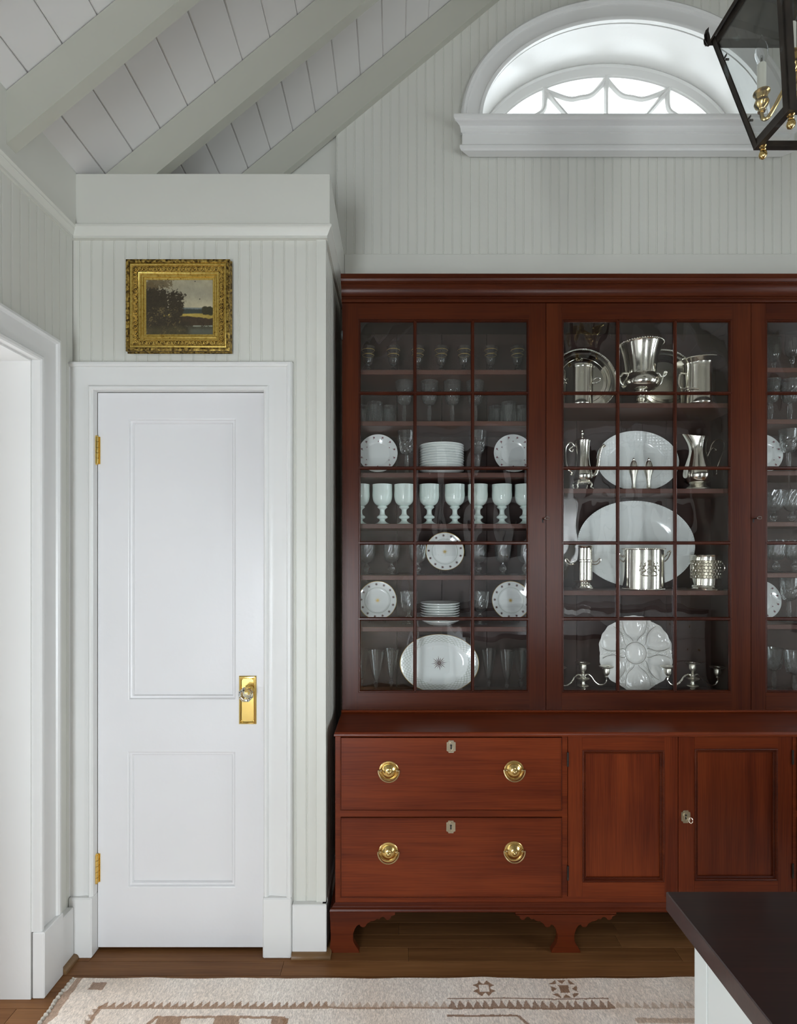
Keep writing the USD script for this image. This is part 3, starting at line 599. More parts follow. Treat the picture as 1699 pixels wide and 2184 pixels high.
def ring_pull(cx, cz, d, parent, s=1.0):
    g = lathe([(.0365 * s, 0), (.0365 * s, .0015), (.035 * s, .003), (.031 * s, .0032), (.029 * s, .002), (.0265 * s, .0035), (.0255 * s, .006), (.0235 * s, .0085), (.021 * s, .0095), (.018 * s, .013), (.013 * s, .0155), (.0095 * s, .016), (.0085 * s, .0175), (.006 * s, .0205), (.003 * s, .022), (0, .0225)], 40)
    obj('pull_backplate', moved(g, (cx, d, cz), rot(90, [1, 0, 0])), 'brass', parent, 30, 'round stepped brass handle plate')
    R = .0385 * s
    pts = [(cx + R * math.cos(t), d - .010 - .004 * math.sin(-t), cz + .004 + R * 1.02 * math.sin(t)) for t in np.linspace(PI * .985, PI * 2.015, 26)]
    ears = [ball((cx + q * .028 * s, d - .008, cz + .004), .0042, 1) for q in (-1, 1)] + [tube([(cx + q * .028 * s, d - .009, cz + .004), (cx + q * R, d - .010, cz + .004)], .0022, 6) for q in (-1, 1)]
    obj('bail_handle', [tube(pts, .0024, 8)] + ears, 'old_brass', parent, 40)
def drawer(x0, x1, z0, z1, pulls, esc, real=True):
    dr = obj('drawer', [bx(x0, x1, BD - .0015, BD + .020, z0, z1, .001), bx(x0 + .01, x1 - .01, BD + .02, UBACK - .08, z0 + .004, z1 - .02)], 'mahogany_across', cb, False)
    obj('cock_bead', sweep(rect(x0, x1, z0, z1), [(0, 0), (0, .0035), (-.0012, .0046), (-.0028, .0035), (-.003, 0)], FR(BD), True), 'mahogany_dark', dr, 30)
    for p in pulls: ring_pull(p[0], p[1], BD - .0015, dr)
    escutcheon(esc[0], esc[1], BD - .0015, dr)
    return dr
drawer(dx0, dx1, z1b, z1t, [(XB(829), ZB(1644)), (XB(1095.5), ZB(1643))], (XB(961.5), ZB(1592)))
drawer(dx0, dx1, z2b, z2t, [(XB(828), ZB(1817)), (XB(1095.5), ZB(1815))], (XB(961), ZB(1763)))
for zz in ((z1b, z1t), (z2b, z2t)):
    drawer(2 * CB - dx1, 2 * CB - dx0, zz[0], zz[1], [(2 * CB - XB(829), (zz[0] + zz[1]) / 2), (2 * CB - XB(1095), (zz[0] + zz[1]) / 2)], (2 * CB - XB(961), zz[1] - .036))
def cupboard(x0, x1, px0, px1, py0, py1, hx, hz, key=None):
    z0, z1 = ZB(1912), zb1 - .0015; q = (XB(px0), XB(px1), ZB(py1), ZB(py0))
    f = sbox(x0, z0, x1, z1).difference(sbox(q[0], q[2], q[1], q[3]))
    c = obj('cupboard_door', ext(f, .021, FR(BD - .0005), -.021), 'mahogany_upright', cb, False)
    for ra, rb in ((z0 + .001, q[2] - .0008), (q[3] + .0008, z1 - .001)): obj('door_rail', bx(q[0] - .0003, q[1] + .0003, BD - .0012, BD + .004, ra, rb), 'mahogany_across', c, False)
    obj('panel', bx(q[0] - .004, q[1] + .004, BD + .009, BD + .016, q[2] - .004, q[3] + .004), 'mahogany_upright', c, False)
    obj('panel_moulding', sweep(rect(*q), [(.0, -.001), (0, .003), (-.003, .0045), (-.006, .002), (-.008, -.003), (-.0095, -.004), (-.012, -.002), (-.014, -.004), (-.0145, -.0095), (0, -.0095)], FR(BD), True), 'mahogany_dark', c, 25)
    for z in hz: obj('hinge', [tube([(hx, BD - .003, ZB(z) - .026), (hx, BD - .003, ZB(z) + .026)], .0036, 10)], 'bronze', c)
    if key: escutcheon(key[0], key[1], BD - .0005, c, key=True)
    return c
mid = XB(1445.5)
cupboard(cl + .0015, mid - .0012, 1241.5, 1416, 1600, 1881, cl, (1619, 1861))
cupboard(mid + .0012, cr - .0015, 1480.5, 1657.5, 1597, 1878, cr, (1614.5, 1856.5), (XB(1461.5), ZB(1741.5)))
# base moulding and ogee bracket feet
FD = 2.055
bm = [(-.02, 0), (.017, 0), (.019, .004), (.017, .010), (.010, .014), (.008, .018), (.004, .022), (.0015, .026), (-.02, .026)]
bz = Z(1945, 2.05)
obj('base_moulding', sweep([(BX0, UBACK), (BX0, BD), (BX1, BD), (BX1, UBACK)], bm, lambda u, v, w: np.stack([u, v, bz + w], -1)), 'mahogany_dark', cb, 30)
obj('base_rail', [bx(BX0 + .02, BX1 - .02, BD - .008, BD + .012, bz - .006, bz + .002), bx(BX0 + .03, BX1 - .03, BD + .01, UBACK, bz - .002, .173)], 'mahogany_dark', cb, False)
zt = bz + .001
def px(p): return [((a / 3.089 + 690 - CX) * FD / F, E - (b / 3.089 + 1500 - CY) * FD / F) for a, b in p]
prof = px([(470, 1394), (443, 1404), (440, 1418), (428, 1427), (412, 1426), (402, 1412), (390, 1407), (376, 1411), (368, 1423), (350, 1421), (334, 1433), (308, 1437), (286, 1452), (272, 1473), (256, 1476), (243, 1470), (236, 1458), (222, 1463), (206, 1484), (195, 1515), (192, 1545), (196, 1572), (206, 1592), (220, 1612), (232, 1634), (234, 1646)])
xf0, xf1, zf = px([(40, 1380)])[0][0], px([(470, 1380)])[0][0], 0.0
prof = [(a, max(b, 0.0)) for a, b in prof]; prof[-1] = (prof[-1][0], 0.0)
half = Polygon([(xf0, zt), (prof[0][0], zt)] + prof + [(xf0 - .002, 0), (xf0 + .004, .05)])
def bulge(g, d0, amt=.012):
    v = g.vertices; t = np.clip(v[:, 2] / zt, 0, 1)
    off = amt * (np.cos(np.clip(t, 0, 1) * 2 * PI) * .5 - .1)
    v[:, 1] -= np.where(v[:, 1] < d0 + .012, off, off); return g
def foot(poly, name='bracket_foot', mats='mahogany_across'):
    g = ext(poly, .022, FR(FD), -.022)
    return g
obj('bracket_foot', [foot(half), bx(xf0 + .001, xf0 + .022, FD + .0205, FD + .14, .0, zt)], 'mahogany_dark', cb, 30)  # feet take the darker mahogany to imitate weaker light near the floor
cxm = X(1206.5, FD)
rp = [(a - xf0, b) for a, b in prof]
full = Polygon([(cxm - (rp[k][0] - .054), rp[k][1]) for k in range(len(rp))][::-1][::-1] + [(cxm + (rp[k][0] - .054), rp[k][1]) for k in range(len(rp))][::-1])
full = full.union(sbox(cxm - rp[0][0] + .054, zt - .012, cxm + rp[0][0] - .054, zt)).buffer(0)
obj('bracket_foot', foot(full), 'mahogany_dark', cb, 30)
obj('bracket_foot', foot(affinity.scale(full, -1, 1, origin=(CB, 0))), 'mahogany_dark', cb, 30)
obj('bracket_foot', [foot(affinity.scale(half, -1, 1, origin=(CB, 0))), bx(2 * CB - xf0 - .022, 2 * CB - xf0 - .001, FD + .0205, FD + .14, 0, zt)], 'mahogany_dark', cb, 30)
for a in (BX0 + .01, cxm - .04, 2 * CB - cxm - .04, BX1 - .09): obj('rear_foot', bx(a, a + .08, UBACK - .06, UBACK - .02, 0, zt), 'mahogany_dark', cb, False)

# ------------------------------------------------------------------ what stands in the cabinet
ID = 2.455
def circ(n, r, z): return [(r * math.cos(t), r * math.sin(t), z) for t in np.linspace(0, 2 * PI, n + 1)[:-1]]
def row(xs, z, make, labels, group, d=ID, jit=0.0):
    first = None
    for k, (xp, lb) in enumerate(zip(xs, labels)):
        dd = d[k] if isinstance(d, (list, tuple)) else d
        loc = (X(xp, dd), dd, z + .0003)
        if first is None: first = make(lb, loc, group)
        else: dup(first, lb, loc, rz=float(rng.uniform(0, 360)), group=group)
    return first
def stemmed(name, cat, prof_out, wall, body='glass', seg=28, extra=None):
    def make(lb, loc, group):
        t = thing(name, lb, cat, loc, group=group)
        extra(t) if extra else None
        return t
    return make
def hollow(bowl, stem, wall=.0016, seg=28, cut=None):
    """bowl: (r, z) from its foot up to the rim; stem: (r, z) from the base up; cut: relief of the outer bowl as a function of angle and height"""
    b = smoothp(bowl, 5 if cut else 4); inn = [(max(r - wall, 0.0), z + wall * .6) for r, z in b[::-1]]; inn[0] = (b[-1][0] - wall, b[-1][1]); inn[-1] = (0, b[0][1] + wall * 2.2)
    s = smoothp(stem, 4); pr = [(0, s[0][1])] + list(map(tuple, s)) + list(map(tuple, b)) + inn
    if not cut: return lathe(pr, seg)
    pr = np.array(pr); n, m = seg, len(pr); a = np.arange(n) * 2 * PI / n; out = np.zeros(m); out[1 + len(s):1 + len(s) + len(b)] = 1
    A, Zz = np.meshgrid(a, pr[:, 1], indexing='ij'); R_ = pr[None, :, 0] + out[None] * cut(A, Zz)
    V = np.stack([R_ * np.cos(A), R_ * np.sin(A), Zz], -1).reshape(-1, 3); i_, j_ = np.meshgrid(np.arange(n), np.arange(m - 1), indexing='ij'); k = ((i_ + 1) % n)
    Q = np.stack([i_ * m + j_, k * m + j_, k * m + j_ + 1, i_ * m + j_ + 1], -1).reshape(-1, 4)
    g = tm(V, Q); g.merge_vertices(digits_vertex=7); g.update_faces(g.nondegenerate_faces()); return g
ordw = ['first', 'second', 'third', 'fourth', 'fifth', 'sixth', 'seventh', 'eighth']

# gold-ringed cordials on the top left shelf
def cordial(lb, loc, group):
    t = thing('cordial_glass', lb, 'glass', loc, group=group)
    obj('bowl', hollow([(.006, .047), (.017, .056), (.024, .085), (.0305, .127)], [(.030, 0), (.028, .003), (.012, .006), (.006, .012), (.010, .018), (.0135, .027), (.010, .036), (.006, .041), (.006, .046)], .0013, 28), 'glass', t)
    bp0 = smoothp([(.006, .047), (.017, .056), (.024, .085), (.0305, .127)], 8)
    for z in (.112, .091):
        r = float(np.interp(z, bp0[:, 1], bp0[:, 0]))
        obj('gilt_band', lathe([(r - .0002, z), (r + .0003, z), (r + .0005, z + .0015), (r, z + .0015)], 28, True), 'gold_paint', t)
    return t
row([785, 838.5, 890.5, 940.5, 989, 1046, 1103], LZ[0], cordial, [f'gold-ringed cordial glass, {o} from left, top shelf of the left door' for o in ordw[:7]], 'gold-ringed cordial glasses')
# cut crystal goblets
def crystal(lb, loc, group):
    t = thing('crystal_goblet', lb, 'goblet', loc, group=group)
    def cut(A, z):
        w = np.clip((z - .094) / .01, 0, 1) * np.clip((.156 - z) / .012, 0, 1); u, v = A * 8 / PI, (z - .094) / .0125
        tri = lambda q: np.abs((q % 1) - .5) * 2
        return -.0030 * w * np.minimum(tri(u * .5 + v * .5), tri(u * .5 - v * .5)) ** .7
    obj('bowl', hollow([(.007, .090), (.024, .098), (.032, .120), (.0345, .150), (.0385, .192)], [(.036, 0), (.034, .003), (.013, .008), (.0075, .016), (.0095, .050), (.0075, .082), (.007, .089)], .0042, 64, cut), 'cut_glass', t, False)
    return t
cg = row([861.5, 915.5, 964, 1013], LZ[1], crystal, [f'cut crystal goblet, {o} from left, second shelf of the left glazed door' for o in ordw[:4]], 'cut crystal goblets on the second shelf')
for xp, lb in ((867, 'tall cut crystal goblet between left flower-rimmed plate and tall plate stack'), (1018, 'tall cut crystal goblet between tall plate stack and right flower-rimmed plate')):
    dup(cg, lb, (X(xp, ID), ID, LZ[2] + .0003), 10, 'cut crystal goblets beside the tall plate stack')
def tumbler(lb, loc, group):
    t = thing('crystal_tumbler', lb, 'tumbler', loc, group=group)
    H, W = .0945, .0325
    obj('tumbler_body', lathe([(0, 0), (W * .86, 0), (W * .90, .004), (W, H), (W - .002, H), (W * .82, .012), (0, .010)], 16), 'cut_glass', t, 20)
    obj('cut_facets', [tube([(W * .92 * math.cos(a), W * .92 * math.sin(a), .008), (W * .985 * math.cos(a + .1), W * .985 * math.sin(a + .1), .058)], [.0016, .0008], 5) for a in np.arange(16) * PI / 8], 'cut_glass', t, 30)
    return t
row([773, 799.5, 828, 1057, 1084, 1111], LZ[1], tumbler, [f'short cut crystal tumbler, {o} of three left of the tall goblets on the second shelf' for o in ordw[:3]] + [f'short cut crystal tumbler, {o} of three right of the tall goblets on the second shelf' for o in ordw[:3]], 'cut crystal tumblers on the second shelf', [2.495, 2.43, 2.495, 2.495, 2.43, 2.495])
# milk glass goblets
def milk(lb, loc, group):
    t = thing('milk_glass_goblet', lb, 'goblet', loc, group=group)
    obj('bowl', hollow([(.010, .080), (.026, .086), (.0385, .101), (.0435, .125), (.0428, .150), (.0432, .175)], [(.0010, .0795), (.0105, .0795)], .003, 36), 'milk_glass', t)
    obj('stem', lathe([(0, 0)] + list(map(tuple, smoothp([(.036, 0), (.036, .003), (.022, .009), (.013, .017), (.013, .024), (.022, .029), (.0225, .036), (.013, .044), (.0105, .055), (.012, .066), (.020, .073), (.0215, .079), (.012, .084)], 4))) + [(0, .084)], 32), 'milk_glass', t)
    return t
row([767, 815, 861.5, 915, 969.5, 1018.5, 1070, 1119], LZ[3], milk, [f'opaque white milk glass goblet, {o} from the left in the row of eight' for o in ordw], 'row of white milk glass goblets')
# swirl-moulded goblets
def swirl(lb, loc, group):
    t = thing('swirl_goblet', lb, 'goblet', loc, group=group)
    cut = lambda A, z: -.0020 * np.clip((z - .056) / .01, 0, 1) * np.clip((.138 - z) / .01, 0, 1) * np.abs(np.sin(8 * A - (z - .05) * 62)) ** .8
    obj('bowl', hollow([(.006, .050), (.022, .056), (.033, .072), (.036, .100), (.0385, .142)], [(.033, 0), (.031, .003), (.011, .006), (.007, .011), (.012, .017), (.0145, .026), (.011, .036), (.006, .042), (.006, .049)], .0026, 80, cut), 'cut_glass', t, 25)
    return t
sg = row([782, 834.5, 890, 1020, 1072, 1119.5], LZ[4], swirl, [f'swirl-moulded goblet, {o} left of the starburst plate on the fifth shelf' for o in ordw[:3]] + [f'swirl-moulded goblet, {o} right of the starburst plate on the fifth shelf' for o in ordw[:3]], 'swirl-moulded goblets on the fifth shelf')
for xp, lb in ((871.5, 'swirl-moulded goblet just left of the short plate stack'), (1023.5, 'swirl-moulded goblet just right of the short plate stack')):
    dup(sg, lb, (X(xp, ID), ID, LZ[5] + .0003), 40, 'swirl-moulded goblets beside the short plate stack')
# trumpet wine glasses at the bottom
def trumpet(lb, loc, group):
    t = thing('trumpet_glass', lb, 'wine glass', loc, group=group)
    obj('bowl', hollow([(.005, .062), (.010, .072), (.018, .098), (.026, .140), (.0345, .192)], [(.033, 0), (.031, .0025), (.010, .006), (.006, .014), (.0055, .034), (.0085, .042), (.0085, .050), (.005, .058)], .0014, 28), 'glass', t)
    return t
row([771, 802, 834, 1042, 1080.5, 1110], IN0, trumpet, [f'trumpet-shaped wine glass, {o} left of the oval starburst platter' for o in ordw[:3]] + [f'trumpet-shaped wine glass, {o} right of the oval starburst platter' for o in ordw[:3]], 'trumpet wine glasses on the cabinet floor', [2.48, 2.44, 2.48, 2.48, 2.44, 2.48])

# plates -----------------------------------------------------------------
def plate_prof(R, depth=.016):
    return [(0, .0035), (R * .55, .0035), (R * .62, .0045), (R * .68, depth * .6), (R * .985, depth), (R, depth + .001), (R, depth - .0012), (R * .72, depth * .45), (R * .62, .0), (R * .56, -.002), (R * .53, .0005), (0, .0005)]
def rimz(r, R, depth=.016): return depth * .6 + (depth - depth * .6) * (r - R * .68) / (R * .305)
def star(r, n, inner, c, rotd=0):
    p = [((r if k % 2 == 0 else r * inner) * math.cos(k * PI / n + rotd) + c[0], (r if k % 2 == 0 else r * inner) * math.sin(k * PI / n + rotd) + c[1]) for k in range(2 * n)]
    return Polygon(p)
def on_plate(polys, zf, h=.0004):
    out = []
    for p in polys:
        g = trimesh.creation.extrude_polygon(p, h, engine='earcut'); v = g.vertices
        v[:, 2] += zf(np.hypot(v[:, 0], v[:, 1])); out.append(g)
    return out
UP = lambda R, tilt: trimesh.transformations.translation_matrix([0, 0, R * math.cos(math.radians(tilt))]) @ rot(-tilt, [1, 0, 0]) @ rot(90, [1, 0, 0])
def easel(t_name, lb, loc, R, group):
    e = thing(t_name, lb, 'plate stand', loc, group=group)
    w = []
    for s in (-1, 1):
        q = s * R * .42; zb = R - math.sqrt(R * R - q * q)
        w.append(tube([(q, -.022, zb + .010), (q, -.0235, max(zb + .004, .006)), (q, -.014, .0024), (q, .03, .0024), (q * .6, .052, .0024), (q * .55, .054, .008), (q * .4, .044, R * 1.0)], .0013, 6))
    w.append(tube([(-R * .17, .0400, R), (R * .17, .0400, R)], .0013, 6))
    obj('wire_frame', w, 'steel_wire', e)
    return e
def upright_plate(name, lb, loc, R, deco, group, tilt=9, cat='plate', with_stand=None):
    t = thing(name, lb, cat, loc, group=group); T = UP(R, tilt)
    def put(n, g, m, s=35):
        g = trimesh.util.concatenate(g) if isinstance(g, list) else g
        obj(n, moved(g, (0, 0, .0025), T), m, t, s)
    put('plate_body', lathe(plate_prof(R), 64), 'porcelain', 40)
    if deco == 'flower':
        fl, gr = [], []
        for k in range(12):
            a = k * PI / 6 + .25; c = (R * .86 * math.cos(a), R * .86 * math.sin(a))
            if k % 2 == 0 or True: fl.append(star(.0054, 5, .62, c, a))
            gr.append(star(.0026, 4, .45, (R * .80 * math.cos(a + .05), R * .80 * math.sin(a + .05)), a))
        for k in range(6):
            a = k * PI / 3 + .5; fl.append(star(.0030, 5, .6, (R * .66 * math.cos(a), R * .66 * math.sin(a)), a))
        put('flower_sprig', on_plate(fl, lambda r: rimz(r, R) + .0002), 'flower_mauve', False)
        put('leaf_sprig', on_plate(gr, lambda r: rimz(r, R) + .0002), 'lattice_green', False)
    else:
        st = [star(.0084, 7, .34, (R * .845 * math.cos(k * 2 * PI / 13 + .2), R * .845 * math.sin(k * 2 * PI / 13 + .2)), k * .7) for k in range(13)]
        put('star_motif', on_plate(st, lambda r: rimz(r, R) + .0002), 'star_brown', False)
        put('centre_star', on_plate([star(.0145, 10, .26, (0, 0))], lambda r: r * 0 + .0036), 'gold_paint', False)
        put('gilt_edge', lathe([(R - .0016, .0162), (R + .0003, .0172), (R + .0004, .0162), (R, .0150)], 64, True), 'gold_paint')
        put('well_line', lathe([(R * .665, .0095), (R * .672, .0100), (R * .676, .0103), (R * .67, .0093)], 64, True), 'lattice_green')
    return t
PD = 2.535
for xp, z, R, deco, lb, slb in ((806, LZ[2], .0865, 'flower', 'white plate with mauve flower sprigs leaning at the left of the third shelf', 'wire stand under the left flower-sprigged plate'),
                        (1093, LZ[2], .0865, 'flower', 'white plate with mauve flower sprigs leaning at the right of the third shelf', 'wire stand under the right flower-sprigged plate'),
                        (948, LZ[4], .0845, 'star', 'white plate with brown rim stars standing amid the goblets on the fifth shelf', 'wire stand under the star plate of the fifth shelf'),
                        (805, LZ[5], .0845, 'star', 'white plate with brown rim stars leaning at the left of the sixth shelf', 'wire stand under the left star plate of the sixth shelf'),
                        (1088, LZ[5], .0845, 'star', 'white plate with brown rim stars leaning at the right of the sixth shelf', 'wire stand under the right star plate of the sixth shelf')):
    dd = 2.50
    upright_plate('floral_plate' if deco == 'flower' else 'star_plate', lb, (X(xp, dd), dd, z + .0130), R, deco, 'flower-sprigged plates' if deco == 'flower' else 'star-rimmed plates')
    easel('plate_stand', slb, (X(xp, dd), dd, z + .0003), R, 'wire plate stands')
def stack(name, n, xp, z, R, step, where, group):
    first = None; fromtop = [f'{["top", "second", "third", "fourth", "fifth", "sixth", "seventh", "eighth", "ninth", "tenth", "lowest"][k]}' for k in range(n)]; fromtop[-1] = 'lowest'
    for k in range(n):
        o = fromtop[n - 1 - k]; lb = f'plain white plate, {o} of the {where}' if o in ('top', 'lowest') else f'plain white plate, {o} from top in the {where}'
        loc = (X(xp, ID) + rng.uniform(-.001, .001), ID + rng.uniform(-.001, .001), z + .0023 + k * step)
        if first is None:
            first = thing(name, lb, 'plate', loc, group=group)
            obj('plate_body', lathe([(0, .003), (R * .60, .003), (R * .70, .008), (R * .97, step + .0075), (R, step + .0083), (R, step + .0058), (R * .74, .004), (R * .62, 0), (R * .60, -.002), (R * .57, -.002), (R * .56, 0), (0, 0)], 56), 'porcelain', first, 40)
        else: dup(first, lb, loc, group=group)
stack('dinner_plate', 11, 941.5, LZ[2], .0965, .0108, 'tall stack between crystal goblets', 'tall stack of white plates')
stack('dessert_plate', 8, 938, LZ[5], .0855, .0106, 'short stack between swirl goblets', 'short stack of white plates')

# oval platters ----------------------------------------------------------
def oval_platter(name, lb, xp, yp, d, a, b, z, body='porcelain', tilt=8):
    t = thing(name, lb, 'platter', (X(xp, d), d, z)); k = b / a
    T = trimesh.transformations.translation_matrix([0, 0, b * math.cos(math.radians(tilt)) + .0025]) @ rot(-tilt, [1, 0, 0]) @ rot(90, [1, 0, 0]) @ np.diag([1, k, 1, 1])
    R = a
    pr = [(0, .005), (R * .55, .005), (R * .66, .0065), (R * .71, .014), (R * .985, .022), (R, .0235), (R, .0215), (R * .72, .011), (R * .66, .002), (0, .002)]
    rz = lambda r: np.where(r > R * .71, .014 + (.022 - .014) * (r - R * .71) / (R * .275), np.where(r > R * .66, .0065 + .0075 * (r - R * .66) / (R * .05), .005 + .0015 * np.clip((r - R * .55) / (R * .11), 0, 1)))
    def put(n, g, m, s=40):
        g = trimesh.util.concatenate(g) if isinstance(g, list) else g
        obj(n, moved(g, (0, 0, 0), T), m, t, s)
    put('platter_body', lathe(pr, 88), body)
    return t, put, rz, R
t, put, rz, R = oval_platter('star_platter', 'oval platter with green lattice rim and brown starburst at the cabinet foot', 936, 1417, 2.50, .1735, .1265, IN0)
lat = []
for k in range(44):
    a0 = k * 2 * PI / 44
    for s in (-1, 1):
        rr = np.linspace(.735 * R, .965 * R, 5); aa = a0 + s * np.linspace(0, .36, 5)
        lat.append(tube(np.stack([rr * np.cos(aa), rr * np.sin(aa), rz(rr) + .0003], 1), .00055, 4))
put('lattice_pattern', lat, 'lattice_green')
put('gilt_edge', lathe([(R - .0018, .0226), (R + .0004, .0240), (R + .0006, .0225), (R, .0212)], 88, True), 'gold_paint')
rays = []
for k in range(16):
    a = k * PI / 8 + .1; L = .036 * (1 if k % 2 == 0 else .78); c, s_ = math.cos(a), math.sin(a)
    rays.append(Polygon([(.002 * c + .0012 * s_, .0024 * s_ - .0012 * c), (L * .55 * c + .0017 * s_, 1.2 * L * .55 * s_ - .0017 * c), (L * c, 1.25 * L * s_), (L * .55 * c - .0017 * s_, 1.2 * L * .55 * s_ + .0017 * c), (.002 * c - .0012 * s_, .0024 * s_ + .0012 * c)]))
put('starburst', on_plate(rays, lambda r: rz(r) + .0002), 'star_brown', False)
t, put, rz, R = oval_platter('woven_platter', 'oval white platter with an embossed basketweave rim behind the silver shakers', 1355, 975, 2.545, .184, .139, MZ[1], 'porcelain_weave')
put('platter_well', lathe([(0, .0054), (R * .55, .0054), (R * .66, .0070), (R * .69, .0115), (R * .69, .0105), (R * .6, .004), (0, .004)], 88), 'porcelain')
t, put, rz, R = oval_platter('great_platter', 'largest oval white platter with beaded edge behind the crested silver bucket', 1352, 1157, 2.545, .262, .196, MZ[2])
put('beaded_edge', [ball(((R - .004) * math.cos(a), (R - .004) * math.sin(a), .0232), .0026, 1) for a in np.arange(120) * 2 * PI / 120], 'porcelain')
sw = []
for k in range(8):
    a0 = k * PI / 4
    for s in (-1, 1):
        th = np.linspace(0, .34, 14); rr = R * (.84 + .05 * np.sin(th / .34 * 2 * PI)); aa = a0 + s * th
        sw.append(tube(np.stack([rr * np.cos(aa), rr * np.sin(aa), rz(rr) + .0002], 1), .0011 * (1 - .6 * th / .34), 5))
put('embossed_garland', sw, 'porcelain')
# oyster plate
def oyster(lb, loc, R):
    t = thing('oyster_plate', lb, 'plate', loc); nr, na = 44, 192
    rr = np.linspace(0, 1, nr); aa = np.arange(na) * 2 * PI / na; r, a = np.meshgrid(rr, aa, indexing='ij')
    ph = (a + PI / 2 + PI / 6) % (PI / 3) - PI / 6                       # offset from a well's axis
    edge = 1 - .055 * (np.abs(ph) / (PI / 6)) ** 4 + .008 * np.cos(24 * a)
    u, v = r * np.cos(ph), r * np.sin(ph)
    well = 1 - np.clip(((u - .66) / .315) ** 2 + (v / (.20 + .20 * u)) ** 2, 0, 1) ** 2.2
    rib = .0012 * np.cos(np.arctan2(v, u - .30) * 16) * np.clip(well * 3, 0, 1) * np.clip((u - .62) * 4, 0, 1)
    cen = 1 - np.clip((r / .27) ** 2, 0, 1) ** 2
    lip = .004 * np.exp(-((r - .285) / .022) ** 2)
    leaf = .0022 * np.cos(v * 160) * np.exp(-((np.abs(ph) - PI / 6) / .10) ** 2) * (r > .32)
    h = .020 + .006 * r - .010 * well + rib - .008 * cen + lip + leaf
    top = np.stack([r * edge * R * np.cos(a), r * edge * R * np.sin(a), h], -1).reshape(-1, 3)
    bot = np.stack([r * edge * R * .985 * np.cos(a), r * edge * R * .985 * np.sin(a), np.minimum(h - .004, .004 + .016 * r)], -1).reshape(-1, 3)
    Q = []
    for i in range(nr - 1):
        j = np.arange(na); j2 = (j + 1) % na
        Q.append(np.stack([i * na + j, (i + 1) * na + j, (i + 1) * na + j2, i * na + j2], 1))
    Q = np.vstack(Q); n0 = nr * na; j = np.arange(na); j2 = (j + 1) % na; o = (nr - 1) * na
    S = np.stack([o + j, n0 + o + j, n0 + o + j2, o + j2], 1)
    g = tm(np.vstack([top, bot]), np.vstack([Q, Q[:, ::-1] + n0, S])); g.merge_vertices(); g.update_faces(g.nondegenerate_faces())
    obj('plate_body', moved(g, (0, 0, .002), UP(R, 8)), 'ivory_china', t, 45)
    gd = []
    for k in range(6):
        a0 = -PI / 2 + PI / 6 + k * PI / 3
        for s in (-1, 1):
            ss = np.linspace(0, 1, 12); ang = a0 + s * (.10 + .30 * (1 - ss) ** 2 * (ss < 2)); rad = .31 + .60 * ss
            ang = a0 + s * (.30 * np.exp(-((ss - 0) / .28) ** 2) + .055 + .10 * ss ** 3)
            gd.append(tube(np.stack([rad * R * np.cos(ang), rad * R * np.sin(ang), .0262 + .0048 * ss], 1), .0007, 4))
    gd.append(tube([(.285 * R * math.cos(q), .285 * R * math.sin(q), .0262 + .0004 * math.cos(12 * q)) for q in np.arange(60) * 2 * PI / 60], .0008, 4, closed=True))
    obj('gilt_lines', moved(trimesh.util.concatenate(gd), (0, 0, .002), UP(R, 8)), 'silver_dark', t)
    return t
oyster('scalloped white oyster plate with six shell wells standing between the candelabra', (X(1350, 2.53), 2.53, IN0 + .001), .166)

# silver -----------------------------------------------------------------
def tray(lb, xp, d, z, R, tilt=9):
    t = thing('silver_tray', lb, 'tray', (X(xp, d), d, z), group='round silver trays'); T = UP(R, tilt)
    def put(n, g, m, s=40):
        g = trimesh.util.concatenate(g) if isinstance(g, list) else g
        obj(n, moved(g, (0, 0, .0025), T), m, t, s)
    put('tray_body', lathe([(0, .003), (R * .80, .003), (R * .84, .0075), (R * .97, .009), (R, .0115), (R, .009), (R * .85, .005), (R * .80, 0), (0, 0)], 96), 'silver')
    put('rope_border', [ball(((R - .003) * math.cos(a), (R - .003) * math.sin(a), .0115), .0036, 1, (1, 1, .9)) for a in np.arange(110) * 2 * PI / 110], 'silver')
    put('chased_centre', lathe([(0, .0034), (R * .60, .0034), (R * .605, .0028), (0, .0028)], 72), 'silver_chased')
    put('chased_ring', lathe([(R * .70, .0029), (R * .71, .0040), (R * .72, .0029)], 72, True), 'silver')
    return t
tray('round silver tray with rope border behind the lidded ice bucket', 1243, 2.548, MZ[0], .150)
tray('round silver tray with rope border behind the silver urn and pot', 1416, 2.548, MZ[0], .149)
def loop_handle(pts, r=.0035, sides=8): return tube(smoothp(pts, 6), r, sides)
SDp = 2.44
t = thing('ice_bucket', 'lidded silver ice bucket with side handle at the upper left of the middle door', 'ice bucket', (X(1234, SDp), SDp, MZ[0] + .0003))
obj('bucket_body', lathe([(0, 0), (.052, 0), (.056, .004), (.058, .012), (.0585, .160), (.0605, .163), (.0605, .167), (.055, .167), (.055, .01), (0, .008)], 56), 'silver', t)
ld = obj('lid', lathe([(.0622, .1675), (.063, .172), (.061, .177), (.052, .184), (.030, .190), (.010, .192), (0, .192), (0, .168)], 56, True), 'silver', t)
obj('finial', [lathe([(.010, .191), (.006, .197), (.005, .203), (.010, .207), (.004, .213), (0, .214)], 24)] + [tube(smoothp([(0, 0, .205), (s * .010, 0, .215), (s * .016, 0, .210), (s * .012, 0, .203)], 4), .0022, 6) for s in (-1, 1)], 'silver', ld)
for s in (-1, 1): obj('handle', loop_handle([(s * .058, 0, .118), (s * .074, -.004, .128), (s * .090, -.006, .124), (s * .086, -.006, .112), (s * .068, -.003, .106), (s * .058, 0, .112)], .0032), 'silver', t)
t = thing('champagne_urn', 'tall flared silver urn on a pedestal with side handles', 'urn', (X(1366, SDp), SDp, MZ[0] + .0003))
